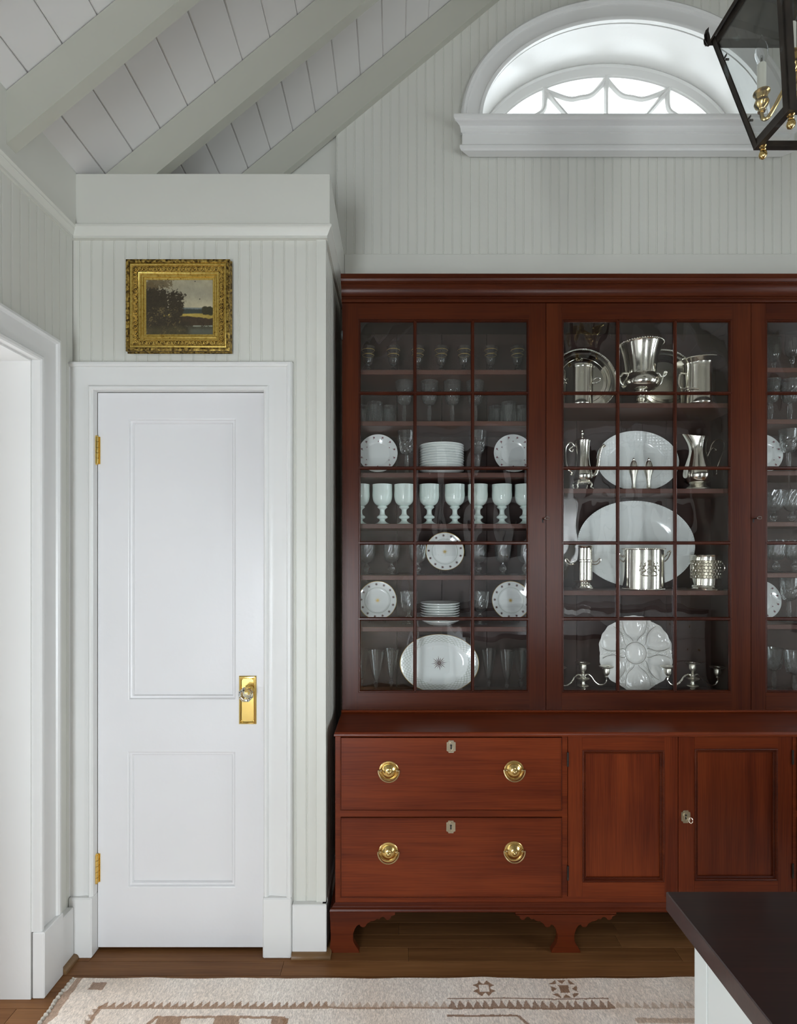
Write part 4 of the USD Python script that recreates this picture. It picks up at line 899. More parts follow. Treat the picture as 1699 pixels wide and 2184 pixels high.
obj('urn_body', lathe(list(map(tuple, smoothp([(.0, .062), (.022, .063), (.048, .070), (.071, .086), (.079, .106), (.073, .124), (.062, .138), (.062, .150), (.066, .185), (.074, .225), (.086, .262), (.092, .272)], 4))) + [(.090, .274), (.085, .262), (.070, .222), (.060, .180), (.056, .140), (.0, .085)], 64), 'silver', t)
obj('pedestal', lathe(list(map(tuple, smoothp([(.054, 0), (.054, .008), (.046, .015), (.028, .024), (.020, .040), (.020, .052), (.034, .062), (.030, .068)], 4))) + [(0, .068), (0, 0)], 48), 'silver', t)
obj('rim_beading', [ball((.091 * math.cos(a), .091 * math.sin(a), .273), .0036, 1) for a in np.arange(56) * 2 * PI / 56], 'silver', t)
for s in (-1, 1): obj('handle', [loop_handle([(s * .060, 0, .150), (s * .078, 0, .148), (s * .088, 0, .136), (s * .104, 0, .140), (s * .110, 0, .156), (s * .100, 0, .154), (s * .093, 0, .130), (s * .086, 0, .108), (s * .076, 0, .098)], .0048), ball((s * .109, 0, .154), .0075, 1)], 'silver_chased', t)
t = thing('silver_pot', 'plain cylindrical silver pot with wide flat rim right of the urn', 'pot', (X(1488, 2.43), 2.43, MZ[0] + .0003))
obj('pot_body', lathe([(0, 0), (.062, 0), (.067, .006), (.068, .012), (.067, .165), (.070, .178), (.090, .190), (.0955, .191), (.0955, .194), (.088, .1935), (.066, .180), (.063, .012), (0, .010)], 64), 'silver', t)
obj('handle', loop_handle([(-.066, -.01, .140), (-.086, -.02, .138), (-.094, -.022, .110), (-.088, -.02, .080), (-.066, -.01, .074)], .0042), 'silver', t)
obj('spoon_rest', loop_handle([(-.066, -.012, .075), (-.085, -.03, .070), (-.060, -.055, .066), (-.030, -.067, .060)], .003), 'silver', t)
t = thing('coffee_pot', 'slender silver coffee pot with curved spout left of the woven platter', 'coffee pot', (X(1241, 2.43), 2.43, MZ[1] + .0003))
obj('pot_body', lathe([(0, .030)] + list(map(tuple, smoothp([(.020, .031), (.036, .040), (.0435, .058), (.042, .078), (.034, .105), (.0295, .140), (.030, .180), (.032, .205), (.0335, .208)], 4))) + [(.030, .208), (0, .2)], 56), 'silver', t)
ld = obj('lid', lathe([(.0335, .2085), (.034, .212), (.029, .217), (.016, .224), (.007, .230), (0, .231), (0, .2085)], 48, True), 'silver', t)
obj('finial', lathe([(0, .229), (.004, .231), (.003, .236), (.0065, .241), (.0065, .246), (.002, .252), (.003, .257), (0, .261)], 20), 'silver', ld)
obj('spout', tube(smoothp([(.038, 0, .060), (.055, -.002, .070), (.064, -.003, .095), (.070, -.004, .140), (.080, -.006, .180), (.094, -.008, .194)], 6), np.interp(np.linspace(0, 1, 31), [0, .4, .8, 1], [.0125, .0085, .006, .0075]), 12), 'silver', t)
obj('handle', loop_handle([(-.030, 0, .190), (-.050, 0, .205), (-.070, 0, .185), (-.072, 0, .140), (-.062, 0, .095), (-.044, 0, .075), (-.050, 0, .066)], .004), 'silver', t)
obj('scroll', loop_handle([(-.040, -.003, .190), (-.056, -.004, .176), (-.046, -.004, .166), (-.040, -.003, .176)], .003), 'silver_chased', t)
for k in range(4):
    a = k * PI / 2 + PI / 4; c, s = math.cos(a), math.sin(a)
    obj('foot', [tube(smoothp([(.030 * c, .030 * s, .040), (.043 * c, .043 * s, .024), (.040 * c, .040 * s, .010), (.048 * c, .048 * s, .0048)], 4), .0042, 7), ball((.048 * c, .048 * s, .0045), .0042, 1)], 'silver_chased', t)
obj('gallery', lathe([(.030, .028), (.040, .026), (.042, .031), (.032, .036)], 40, True), 'silver_chased', t)
t = thing('water_pitcher', 'silver pitcher with broad lip and high looped handle', 'pitcher', (X(1487, 2.43), 2.43, MZ[1] + .0003))
g = lathe([(0, .024)] + list(map(tuple, smoothp([(.030, .025), (.048, .036), (.058, .060), (.055, .090), (.044, .125), (.0345, .160), (.034, .190), (.041, .215), (.045, .226)], 5))) + [(.0435, .227), (.0325, .190), (.033, .160), (.050, .085), (.04, .04), (0, .032)], 64)
v = g.vertices; k = np.clip((v[:, 2] - .17) / .057, 0, 1); w = np.clip(-v[:, 0] / .045, 0, 1)
v[:, 0] -= k * w ** 2 * .020; v[:, 2] += k * w ** 2 * .016; v[:, 1] *= 1 - .35 * k * w
obj('pitcher_body', g, 'silver', t)
obj('handle', [loop_handle([(.040, 0, .140), (.052, 0, .168), (.062, 0, .198), (.082, 0, .217), (.104, 0, .216), (.116, 0, .198), (.112, 0, .165), (.096, 0, .130), (.082, 0, .090), (.080, 0, .068), (.058, 0, .060)], .0036), loop_handle([(.050, -.003, .165), (.066, -.004, .182), (.078, -.004, .172), (.068, -.004, .166)], .003)], 'silver', t)
obj('gallery_foot', lathe([(.026, .030), (.036, .018), (.049, .008), (.051, .0), (.048, 0), (.034, .014), (.024, .026)], 48, True), 'silver_chased', t)
t = thing('silver_shaker', 'slender ornate silver shaker, left one of the pair before the woven platter', 'shaker', (X(1350.5, 2.42), 2.42, MZ[1] + .0003), group='pair of silver shakers')
obj('shaker_body', lathe([(0, 0), (.0135, 0), (.0145, .004), (.0085, .010), (.0068, .024), (.0085, .040), (.0125, .062), (.0185, .080), (.0195, .090), (.017, .096), (.0, .096)], 32), 'silver_chased', t)
obj('shaker_cap', lathe([(.0165, .0962), (.0165, .102), (.0145, .112), (.0105, .122), (.005, .127), (.0055, .131), (.002, .137), (0, .139), (0, .0962)], 28, True), 'silver', t)
dup(t, 'slender ornate silver shaker, right one of the pair before the woven platter', (X(1382.5, 2.42), 2.42, MZ[1] + .0003), 40)
t = thing('bottle_cooler', 'narrow silver bottle cooler with hooked side handles before the largest platter', 'wine cooler', (X(1242, 2.43), 2.43, MZ[2] + .0003))
obj('cooler_body', lathe([(0, .030), (.034, .030), (.039, .036), (.040, .045), (.0395, .118), (.0425, .121), (.0425, .127), (.0395, .130), (.040, .178), (.0445, .184), (.046, .187), (.0435, .189), (.037, .178), (.036, .05), (0, .045)], 56), 'silver', t)
obj('pedestal', lathe([(0, 0), (.044, 0), (.045, .006), (.041, .010), (.040, .016), (.032, .022), (.030, .029), (.034, .0305), (0, .0305)], 48), 'silver', t)
for s in (-1, 1): obj('handle', loop_handle([(s * .040, -.002, .110), (s * .056, -.004, .108), (s * .070, -.005, .116), (s * .076, -.005, .128), (s * .070, -.005, .132), (s * .058, -.004, .120), (s * .042, -.002, .118)], .003), 'silver', t)
obj('engraved_shield', [tube([(.0402 * math.sin(.02 + q[0] / .04), -.0402 * math.cos(.02 + q[0] / .04), .058 + q[1]) for q in [(.010 * math.cos(t_) - .014, .014 * math.sin(t_)) for t_ in np.arange(18) * 2 * PI / 18]], .0007, 4, closed=True)], 'silver_dark', t)
t = thing('crested_bucket', 'oval silver wine bucket engraved with a coat of arms', 'wine bucket', (X(1371.5, 2.425), 2.425, MZ[2] + .0003))
ax_, ay_ = .086, .062
obj('bucket_body', lathe([(0, 0), (.97, 0), (1.0, .004), (1.0, .170), (1.04, .173), (1.04, .177), (.96, .178), (.95, .012), (0, .010)], 72, sx=ax_, sy=ay_), 'silver', t)
for z, r in ((.175, 1.045), (.004, 1.01)): obj('beaded_rim', [ball((ax_ * r * math.cos(a), ay_ * r * math.sin(a), z), .0027, 1) for a in np.arange(76) * 2 * PI / 76], 'silver', t)
for s in (-1, 1): obj('handle', loop_handle([(s * .084, 0, .118), (s * .100, 0, .128), (s * .113, 0, .150), (s * .117, 0, .164), (s * .106, 0, .162), (s * .100, 0, .148), (s * .090, 0, .140), (s * .084, 0, .148)], .0036), 'silver', t)
def crest():
    shp = []
    sh = Polygon([(-.014, .012), (.014, .012), (.014, -.004), (.009, -.015), (0, -.021), (-.009, -.015), (-.014, -.004)])
    shp.append(sh.difference(sh.buffer(-.0012))); shp.append(Polygon([(-.012, -.002), (-.012, -.005), (0, .004), (.012, -.005), (.012, -.002), (0, .008)]))
    for a, b in ((-.007, -.011), (.007, -.011), (0, -.013)): shp.append(star(.0028, 5, .45, (a, b), .3))
    shp.append(Polygon([(-.007, .013), (.007, .013), (.006, .019), (.003, .023), (-.003, .023), (-.006, .019)]))           # helm
    for k in range(7): shp.append(Polygon([(-.004 + k * .0013, .0235), (-.002 + k * .0013, .0235), (-.006 + k * .0024, .035 - .001 * abs(k - 3)), (-.009 + k * .0026, .033 - .001 * abs(k - 3))]))  # plume
    for s in (-1, 1):
        for c, r, w in (((.020, .014), .0065, .003), ((.026, .004), .0070, .003), ((.020, -.006), .0065, .003), ((.027, -.013), .0050, .0024), ((.017, .023), .0045, .0022), ((.036, .012), .0042, .002), ((.038, -.004), .0046, .002), ((.033, .022), .0036, .0018)):
            q = Point(s * c[0], c[1]).buffer(r, 8).difference(Point(s * (c[0] + r * .45), c[1] + r * .2).buffer(r * .72, 8)); shp.append(q)
            shp.append(star(r * .55, 6, .4, (s * (c[0] + r * .3), c[1] - r * .5), r * 500))
    for s in (-1, 1): shp.append(Polygon([(s * .006, -.024), (s * .026, -.022), (s * .034, -.018), (s * .032, -.022), (s * .024, -.027), (s * .006, -.028)]))
    out = []
    for p in shp:
        for q in getattr(p, 'geoms', [p]):
            if q.is_empty: continue
            out.append(trimesh.creation.extrude_polygon(q, .0005, engine='earcut'))
    g = trimesh.util.concatenate(out); v = g.vertices * np.array([1.12, 1.12, 1]); a = v[:, 0] / ax_
    rr = 1.0 + (v[:, 2] + .0002) / .062
    g.vertices = np.stack([rr * ax_ * np.sin(a), -rr * ay_ * np.cos(a), v[:, 1] + .090], 1); return g
obj('engraved_arms', crest(), 'crest_grey', t, False, 'engraved coat of arms with plumed helm and scrolling mantling')
t = thing('pierced_coaster', 'pierced silver bottle holder with ring handles right of the crested bucket', 'bottle holder', (X(1505, 2.43), 2.43, MZ[2] + .0003))
rc = .060
obj('base', lathe([(0, 0), (.074, 0), (.075, .006), (.064, .012), (.062, .018), (.060, .020), (.060, .048), (.058, .048), (.057, .014), (0, .012)], 56), 'silver', t)
pier = []
for iz in range(6):
    for ia_ in range(26):
        a0 = (ia_ + .5 * (iz % 2)) * 2 * PI / 26; zc = .056 + iz * .0128; q = np.arange(10) * 2 * PI / 10
        pier.append(tube(np.stack([rc * np.cos(a0 + .0074 / rc * np.cos(q)), rc * np.sin(a0 + .0074 / rc * np.cos(q)), zc + .0074 * np.sin(q)], 1), .0010, 4, closed=True))
obj('pierced_gallery', pier, 'silver', t)
obj('rim', lathe([(.0575, .126), (.0615, .126), (.0615, .140), (.064, .146), (.063, .149), (.058, .146)], 56, True), 'silver', t)
obj('liner', lathe([(.0545, .013), (.0555, .013), (.0555, .125), (.0545, .125)], 40, True), 'silver_dark', t)
for s in (-1, 1): obj('ring_handle', [tube([(s * .0665, .012 * math.cos(q) - .012, .094 + .016 * math.sin(q)) for q in np.arange(20) * 2 * PI / 20], .0018, 6, closed=True), ball((s * .064, -.012, .113), .006, 1)], 'silver', t)
def candelabrum(lb, loc, rz=0):
    t = thing('candelabrum', lb, 'candelabrum', loc, rz, group='pair of silver candelabra')
    obj('base', lathe(list(map(tuple, smoothp([(.050, 0), (.050, .004), (.040, .010), (.024, .014), (.012, .020), (.009, .026), (.013, .031), (.008, .036)], 4))) + [(0, .036), (0, 0)], 40), 'silver', t)
    obj('stem', lathe([(.007, .036), (.024, .043), (.022, .046), (.010, .050), (.008, .062), (.013, .066), (.026, .072), (.028, .076), (.014, .080), (.009, .086), (.010, .094), (0, .094)], 36), 'silver_chased', t)
    def cup(x, z):
        return [lathe([(.004, 0), (.007, .004), (.005, .008), (.011, .014), (.0145, .022), (.0145, .036), (.0125, .040), (.028, .045), (.0315, .049), (.027, .051), (.012, .049), (.010, .030), (0, .028)], 30, sx=1, sy=1)], (x, 0, z)
    for x, z in ((0, .094), (-.104, .076), (.104, .076)):
        g, at = cup(x, z); obj('candle_cup', moved(g[0], at), 'silver_chased', t)
    for s in (-1, 1): obj('arm', tube(smoothp([(s * .004, 0, .086), (s * .020, 0, .092), (s * .036, 0, .082), (s * .052, 0, .060), (s * .072, 0, .046), (s * .092, 0, .048), (s * .104, 0, .062), (s * .104, 0, .080)], 6), .0036, 8), 'silver', t)
    return t
c = candelabrum('three-light silver candelabrum left of the oyster plate', (X(1242.5, 2.43), 2.43, IN0 + .0003), 4)
dup(c, 'three-light silver candelabrum right of the oyster plate', (X(1476.5, 2.43), 2.43, IN0 + .0003), -3)

# the right-hand bay, seen through its first column of panes
def flute(lb, loc, group):
    t = thing('stem_glass', lb, 'wine glass', loc, group=group)
    obj('bowl', hollow([(.005, .066), (.018, .074), (.026, .092), (.028, .125), (.0265, .170)], [(.030, 0), (.028, .0025), (.010, .006), (.006, .014), (.0045, .034), (.009, .050), (.010, .058), (.005, .065)], .0013, 26), 'glass', t)
    return t
row([1650, 1689, 1727, 1766], RZ[0], flute, [f'etched stem glass, {o} from the left on the top shelf behind the right glazed door' for o in ordw[:4]], 'stem glasses behind the right glazed door', [2.48, 2.43, 2.48, 2.43])
f1 = row([1643, 1684, 1726], RZ[1], lambda lb, loc, g: dup(cg, lb, loc, 5, g), [f'cut crystal goblet, {o} from left, second shelf of the right glazed door' for o in ordw[:3]], 'crystal goblets behind the right glazed door')
upright_plate('scalloped_plate', 'white flower-sprigged plate on the third shelf behind the right glazed door', (X(1622, 2.50), 2.50, RZ[2] + .006), .0865, 'flower', 'plates behind the right glazed door')
easel('plate_stand', 'wire stand under the upper plate behind the right glazed door', (X(1622, 2.5), 2.5, RZ[2] + .0003), .0865, 'wire plate stands')
for xp, z, lb in ((1681, RZ[2], 'cut crystal goblet right of the upper plate behind the right glazed door'), (1682, RZ[5], 'cut crystal goblet right of the lower plate behind the right glazed door')): dup(cg, lb, (X(xp, ID), ID, z + .0003), 12, 'crystal goblets beside the plates of the right bay')
row([1650, 1688], RZ[3], lambda lb, loc, g: dup(sg, lb, loc, 9, g), [f'swirl-moulded goblet, {o} on the fourth shelf behind the right glazed door' for o in ('left one', 'right one')], 'swirl goblets on the fourth shelf of the right bay')
row([1655, 1694], RZ[4], lambda lb, loc, g: dup(sg, lb, loc, 19, g), [f'swirl-moulded goblet, {o} on the fifth shelf behind the right glazed door' for o in ('left one', 'right one')], 'swirl goblets on the fifth shelf of the right bay')
upright_plate('scalloped_plate', 'white sprigged plate on the sixth shelf behind the right glazed door', (X(1620, 2.50), 2.50, RZ[5] + .006), .084, 'flower', 'plates behind the right glazed door')
easel('plate_stand', 'wire stand under the lower plate behind the right glazed door', (X(1620, 2.5), 2.5, RZ[5] + .0003), .084, 'wire plate stands')
for xp, d_, lb in ((1650, 2.51, 'cut crystal goblet, left one on the cabinet floor behind the right glazed door'), (1692, 2.43, 'cut crystal goblet, right one on the cabinet floor behind the right glazed door')): dup(cg, lb, (X(xp, d_), d_, IN0 + .0003), 14, 'crystal goblets on the floor of the right bay')

# ------------------------------------------------------------------ gilt-framed landscape on the closet wall
pf = thing('framed_painting', 'small dark landscape painting in an ornate gilt frame on the closet wall', 'painting', (0, 0, 0))
fd = 2.020; yk = YW - .012
fu0, fu1, fv0, fv1 = X(267, fd), X(489.5, fd), Z(748, fd), Z(552, fd)
cu0, cu1, cv0, cv1 = X(313.5, 2.034), X(455.5, 2.034), Z(714.5, 2.034), Z(598.5, 2.034)
wu = ((fu1 - fu0) - (cu1 - cu0)) / 2; wv = ((fv1 - fv0) - (cv1 - cv0)) / 2; W = (wu + wv) / 2
mu, mv = (fu0 + fu1) / 2, (fv0 + fv1) / 2
a0, a1, b0, b1 = mu - (cu1 - cu0) / 2, mu + (cu1 - cu0) / 2, mv - (cv1 - cv0) / 2, mv + (cv1 - cv0) / 2
HF = yk - fd                                            # frame thickness
def fr_ring(n, prof, m): obj(n, sweep(rect(a0, a1, b0, b1), [(W * p, q * HF) for p, q in prof], FR(yk), True), m, pf, 30)
fr_ring('outer_moulding', [(.80, 0), (.80, .80), (.82, .96), (.86, 1.0), (.94, 1.0), (.985, .95), (1.0, .86), (1.0, .62), (.97, .50), (.97, .40), (1.01, .30), (1.03, .15), (1.03, 0)], 'gilt_dark')
fr_ring('gilt_bead', [(.66, 0), (.66, .72), (.70, .84), (.745, .88), (.79, .84), (.805, .76), (.805, 0)], 'gilt')
fr_ring('ornament_band', [(.385, 0), (.385, .50), (.42, .60), (.52, .66), (.62, .68), (.665, .66), (.665, 0)], 'gilt_dark')
fr_ring('inner_slip', [(.0, 0), (.0, .26), (.015, .30), (.10, .36), (.115, .31), (.13, .31), (.14, .42), (.20, .46), (.225, .44), (.235, .38), (.25, .38), (.26, .48), (.345, .56), (.37, .60), (.39, .56), (.39, 0)], 'gilt')
orn = []
def orn_run(p, q, n):
    p, q = np.array(p), np.array(q); t = (q - p) / np.linalg.norm(q - p); nrm = np.array([t[1], -t[0]]); L = np.linalg.norm(q - p); sw_ = .0085 * W / .074
    for k in range(n):
        c = p + (q - p) * (k + .5) / n; h = L / n / 2 * .92; dd_ = yk - .655 * HF
        for s in (-1, 1):
            th = np.linspace(0, PI, 8); pts = c + np.outer(h * np.cos(th), t) + np.outer(s * sw_ * np.sin(th), nrm)
            orn.append(tube(np.stack([pts[:, 0], np.full(8, dd_), pts[:, 1]], 1), .0010, 4))
        orn.append(ball((c[0], dd_, c[1]), .0019, 1)); e = c + t * h; orn.append(ball((e[0], dd_, e[1]), .0014, 1))
mm = W * .525
orn_run((a0 - mm, b1 + mm), (a1 + mm, b1 + mm), 24); orn_run((a0 - mm, b0 - mm), (a1 + mm, b0 - mm), 24)
orn_run((a0 - mm, b0 - mm), (a0 - mm, b1 + mm), 20); orn_run((a1 + mm, b0 - mm), (a1 + mm, b1 + mm), 20)
obj('leaf_ornament', orn, 'gilt', pf, 30)
def painted_grid(name, mesh_v, faces, cols, m, parent, **kw):
    p = obj(name, tm(mesh_v, faces), m, parent, False, **kw)
    UsdGeom.PrimvarsAPI(p).CreatePrimvar('paint', Sdf.ValueTypeNames.Color3fArray, 'vertex').Set(Vt.Vec3fArray.FromNumpy(np.asarray(cols, np.float32)))
    return p
def grid_faces(nu, nv):
    i, j = np.meshgrid(np.arange(nu - 1), np.arange(nv - 1), indexing='ij'); k = (i * nv + j).ravel()
    return np.stack([k, k + nv, k + nv + 1, k + 1], 1)
nu, nv = 190, 156
uu, vv = np.meshgrid(np.linspace(0, 1, nu), np.linspace(0, 1, nv), indexing='ij')
def nz(sc, seed, o=4): return meshkit.fbm(np.stack([uu * sc, vv * sc * .82, uu * 0 + .5], -1), o, seed)
c_ = lambda r, g, b: np.array(srgb(r, g, b))
def lay(img, mask, col): return img * (1 - mask[..., None]) + (col if np.ndim(col) == 3 else np.array(col)) * mask[..., None]
ss = lambda x, w: np.clip(x / w + .5, 0, 1)
n1, n2, n3, n4 = nz(5, 1), nz(14, 2), nz(34, 3, 3), nz(3, 4)
n5 = nz(70, 41, 2)
img = c_(140, 133, 110) * (.66 + .62 * n1)[..., None] * (.86 + .28 * n3)[..., None]
img = lay(img, ss(.64 - vv + .35 * (n1 - .5), .35) * .5, c_(172, 162, 132) * (.85 + .3 * n3)[..., None])
img = lay(img, ss(.80 + .3 * (n4 - .5) - vv, .2) * ss(vv - .62, .2) * .35, c_(112, 110, 100))
hz = .492 + .012 * (n2 - .5)
img = lay(img, ss(hz - vv, .012) * .85, c_(84, 94, 96))
img = lay(img, ss(hz - .022 + .05 * (n2 - .5) - vv, .02), c_(52, 56, 50) * (.8 + .4 * n3)[..., None])
img = lay(img, ss(.385 + .012 * (n2 - .5) - .03 * np.abs(uu - .8) - vv, .012), c_(146, 126, 60) * (.55 + .9 * n2)[..., None])
img = lay(img, ss(.335 + .05 * (n2 - .5) - .035 * ss(uu - .78, .3) - vv, .015), c_(54, 43, 30) * (.55 + .9 * n3)[..., None])
tr = ss(1 - ((uu - .93) / .11) ** 2 - ((vv - .43) / .085) ** 2 + 1.5 * (n2 - .5) + .9 * (n3 - .5), .3); img = lay(img, tr, c_(50, 47, 30) * (.55 + .8 * n5)[..., None])
img = lay(img, ss(.165 - vv + .02 * (n2 - .5), .02), c_(60, 57, 44) * (.7 + .6 * n3)[..., None])
img = lay(img, ss(.010 - np.abs(vv - .158 - .01 * (n2 - .5)), .012) * ss(uu - .56, .1) * (n2 > .45) * .8, c_(132, 134, 118))
img = lay(img, ss(.11 + .05 * (n2 - .5) - vv, .06) * ss(uu - .62, .15) * .55, c_(84, 86, 74))
def crown(cx_, cy_, rx, ry, seed, am=.5):
    return ss(1 - ((uu - cx_) / rx) ** 2 - ((vv - cy_) / ry) ** 2 + am * 3.0 * (nz(8, seed) - .5) + am * 3.4 * (nz(22, seed + 9, 3) - .5) + am * 3.0 * (nz(55, seed + 5, 2) - .5), .22)
DK = c_(45, 38, 26) * (.45 + .75 * n3 + .45 * n5)[..., None]; BR = c_(84, 71, 47) * (.5 + .6 * n3 + .4 * n5)[..., None]
img = lay(img, crown(.19, .93, .20, .10, 11, .7) * .9, BR); img = lay(img, crown(.09, .84, .10, .10, 14, .7) * .8, BR)
img = lay(img, crown(.14, .55, .25, .30, 21, .45), DK); img = lay(img, crown(.46, .62, .12, .17, 31, .7), DK); img = lay(img, crown(.45, .42, .11, .16, 35, .45), DK)
img = lay(img, ss(.26 - vv + .25 * (.55 - uu) + .14 * (n2 - .5), .06) * ss(.62 - uu + .2 * (n2 - .5), .1), DK)
img = lay(img, ss(.14 - vv + .10 * (n1 - .5), .08) * ss(.62 - uu, .2) * .8, c_(66, 59, 38) * (.5 + .8 * n3)[..., None])
img = lay(img, ss(n5 * .5 + n2 * .5 - .60, .06) * (vv < .5) * ss(.55 - uu, .1) * .45, c_(120, 106, 68))
for qx, qy in ((.73, .965), (.80, .645), (.33, .50)): img = lay(img, ss(.008 - np.hypot(uu - qx, (vv - qy) * .82), .004), c_(16, 15, 12) if qx > .5 else c_(150, 145, 128))
V = np.stack([a0 - .002 + uu * (a1 - a0 + .004), np.full_like(uu, yk - HF * .26), b0 - .002 + vv * (b1 - b0 + .004)], -1).reshape(-1, 3)
obj('backing_board', bx(a0 - W * .9, a1 + W * .9, yk - .004, yk, b0 - W * .9, b1 + W * .9), 'gap_dark', pf, False)
painted_grid('painted_canvas', V, grid_faces(nu, nv), np.clip(img * 1.4, 0, 1).reshape(-1, 3), 'painted_canvas', pf, label='landscape of dark trees, yellow field, blue hills and a pond')

# ------------------------------------------------------------------ kilim runner on the floor
rug = thing('kilim_rug', 'pale sand-coloured woven rug with faded brown geometric border on the oak floor', 'rug', (0, 0, 0))
rx0, rx1, ry1, ry0 = -1.100, 1.95, D(2090.0), 0.98
xs = np.concatenate([np.arange(rx0, 1.06, .0025), np.arange(1.06, rx1 + .01, .02)])
ys = np.concatenate([np.arange(ry0, 1.70, .02), np.arange(1.70, ry1, .0022), [ry1]])
gx, gy = np.meshgrid(xs, ys, indexing='ij')
P3 = np.stack([gx, gy, gx * 0], -1)
wob = (meshkit.fbm(np.stack([gx * 60, gy * 60, gx * 0 + 3], -1), 2, 5) - .5) * .006
rgx, rgy = gx + wob, gy + (meshkit.fbm(np.stack([gx * 70, gy * 70, gx * 0 + 8], -1), 2, 6) - .5) * .004
base = c_(238, 224, 211); pale = c_(248, 240, 231); tan_ = c_(222, 198, 176)
m1 = meshkit.fbm(P3 * 5 + 3, 3, 3)[..., None]; m2 = meshkit.fbm(P3 * np.array([9, 2, 1]), 3, 9)[..., None]
rc_ = base * (1 - m2) + pale * m2; rc_ = rc_ * (1 - .5 * np.clip(m1 * 2 - .8, 0, 1)) + tan_ * .5 * np.clip(m1 * 2 - .8, 0, 1)
def ink(mask, col, k=.9):
    global rc_
    rc_ = rc_ * (1 - k * mask[..., None]) + np.array(col) * k * mask[..., None]
brown, lbrown, fade = c_(138, 100, 72), c_(160, 124, 96), c_(192, 165, 142)
def px_in(x0, x1, y0, y1):
    d0, d1_ = D(y1), D(y0); dm = D((y0 + y1) / 2)
    return (rgx > X(x0, dm)) & (rgx < X(x1, dm)) & (rgy > d0) & (rgy < d1_)
ink(px_in(192, 224, 2099, 2115), brown, .75)
dT, dB = D(2139), D(2152); dL = D(2156)
def teeth(x0, x1, n, dt, db, col, k, lean=.35, seed=0):
    q = (rgx - x0) / (x1 - x0) * n; f = q - np.floor(q); h = np.where(f < 1 - lean, f / (1 - lean), (1 - f) / lean)
    v = (rgy - db) / (dt - db)
    ink((q > 0) & (q < n) & (v > 0) & (v < h * .98), col, k)
xa, xb, xc, xd_ = X(212, dB), X(700, dB), X(956, dB), X(1312, dB)
teeth(xa, xb, 29, dT, dB, lbrown, .85, .3); teeth(xb, xc, 14, dT, dB, fade, .7, .45)
ink((rgy > dL) & (rgy < dB) & (rgx > xa) & (rgx < xc), lbrown, .8)
teeth(xc, xd_, 20, D(2136), D(2153), brown, .8, .5); teeth(xd_, X(1520, dB), 11, D(2139), D(2154), fade, .7, .5)
ink((rgy > D(2156.5)) & (rgy < D(2153)) & (rgx > xc) & (rgx < xd_), brown, .85); ink((rgy > D(2135)) & (rgy < D(2132.5)) & (rgx > xc) & (rgx < xd_ - .01), brown, .8)
ink((rgx > xa - .004) & (rgx < xa + .008) & (rgy < dB + .004) & (rgy > ry0 + .08), lbrown, .8)
qv = (rgy - ry0) / .022; fv = qv - np.floor(qv)
ink((rgx > xa - .022 * fv) & (rgx < xa) & (rgy < dB) & (rgy > ry0 + .08), lbrown, .7)
ink((rgx < rx0 + .030 + .02 * (meshkit.fbm(P3 * 30, 2, 2) - .5)) & (meshkit.fbm(P3 * np.array([20, 9, 1]), 2, 8) > .52), lbrown, .75)
def motif(cx_px, cy_px, w, h, fn, col, k=.9):
    dm = D(cy_px); u = (rgx - X(cx_px, dm)) / (w * dm / F / 2); v = (rgy - dm) / ((D(cy_px - h / 2) - D(cy_px + h / 2)) / 2)
    ink(fn(u, v), col, k)
mx_ = lambda u, v: np.maximum(np.abs(u), np.abs(v)); mn_ = lambda u, v: np.minimum(np.abs(u), np.abs(v))
motif(1032, 2113, 48, 33, lambda u, v: ((mx_(u, v) > .44) & (mx_(u, v) < .56)) | ((mx_(u, v) >= .54) & (mx_(u, v) < 1) & (np.abs(mn_(u, v) - .34) < .30 * (1 - (mx_(u, v) - .54) / .46))), brown, .9)
motif(1202, 2112, 55, 38, lambda u, v: ((np.abs(u) < .38) & (np.abs(v) < .44)) | ((mx_(u, v) < 1) & (mx_(u, v) > .60) & (np.abs(u) + np.abs(v) < 1.55) & ((mn_(u, v) < .34 * (mx_(u, v) - .55) / .45) | (mn_(u, v) > .50))), brown, .9)
d2171 = D(2171); fx0, fx1 = X(335, d2171), X(603, d2171)
ink((rgx > fx0) & (rgx < fx1) & (rgy < D(2171)) & (rgy > D(2176)), lbrown, .85)
ink((rgx > fx0 - .02) & (rgx < fx1 + .02) & (rgy < D(2176)) & (rgy > D(2240)) & (np.abs((((rgx - fx0) / (fx1 - fx0)) * 2.2 + .25) % 1 - .5) < .22), lbrown, .85)
ink((np.abs(np.abs(rgx - (fx0 + fx1) / 2) - (fx1 - fx0) / 2 - (D(2172) - rgy) * .5) < .006) & (rgy < D(2172)) & (rgy > ry0 + .2), lbrown, .85)
e0, e1 = X(952, d2171), X(1104, d2171)
ink((rgx > e0) & (rgx < e1) & (rgy < D(2168.5)) & (rgy > D(2172.5)), brown, .85)
ink((np.abs(rgx - e1 - (D(2170) - rgy) * .7) < .006) & (rgy < D(2170)) & (rgy > ry0 + .3), brown, .8)
ink((rgx > X(1350, d2171)) & (rgx < X(1500, d2171)) & (rgy < D(2175)) & (rgy > D(2186)), fade, .8)
rc_ *= (.86 + .28 * meshkit.noise(P3 * np.array([260, 110, 1])))[..., None]
edge = .0016 * np.sin(gx * 21) + .003 * (meshkit.noise(P3 * np.array([9, 0, 0]) + 2) - .5)
gy2 = gy + edge * np.clip((gy - 1.6) / .3, 0, 1)
hgt = .006 + .004 * np.clip((meshkit.noise(P3 * np.array([7, 0, 0]) + 11) - .62) * 3, 0, 1) * np.clip((gy - 1.84) / .08, 0, 1) + .0007 * meshkit.noise(P3 * np.array([330, 140, 1]))
nx, ny = len(xs), len(ys)
topv = np.stack([gx, gy2, hgt], -1).reshape(-1, 3); q = grid_faces(nx, ny)
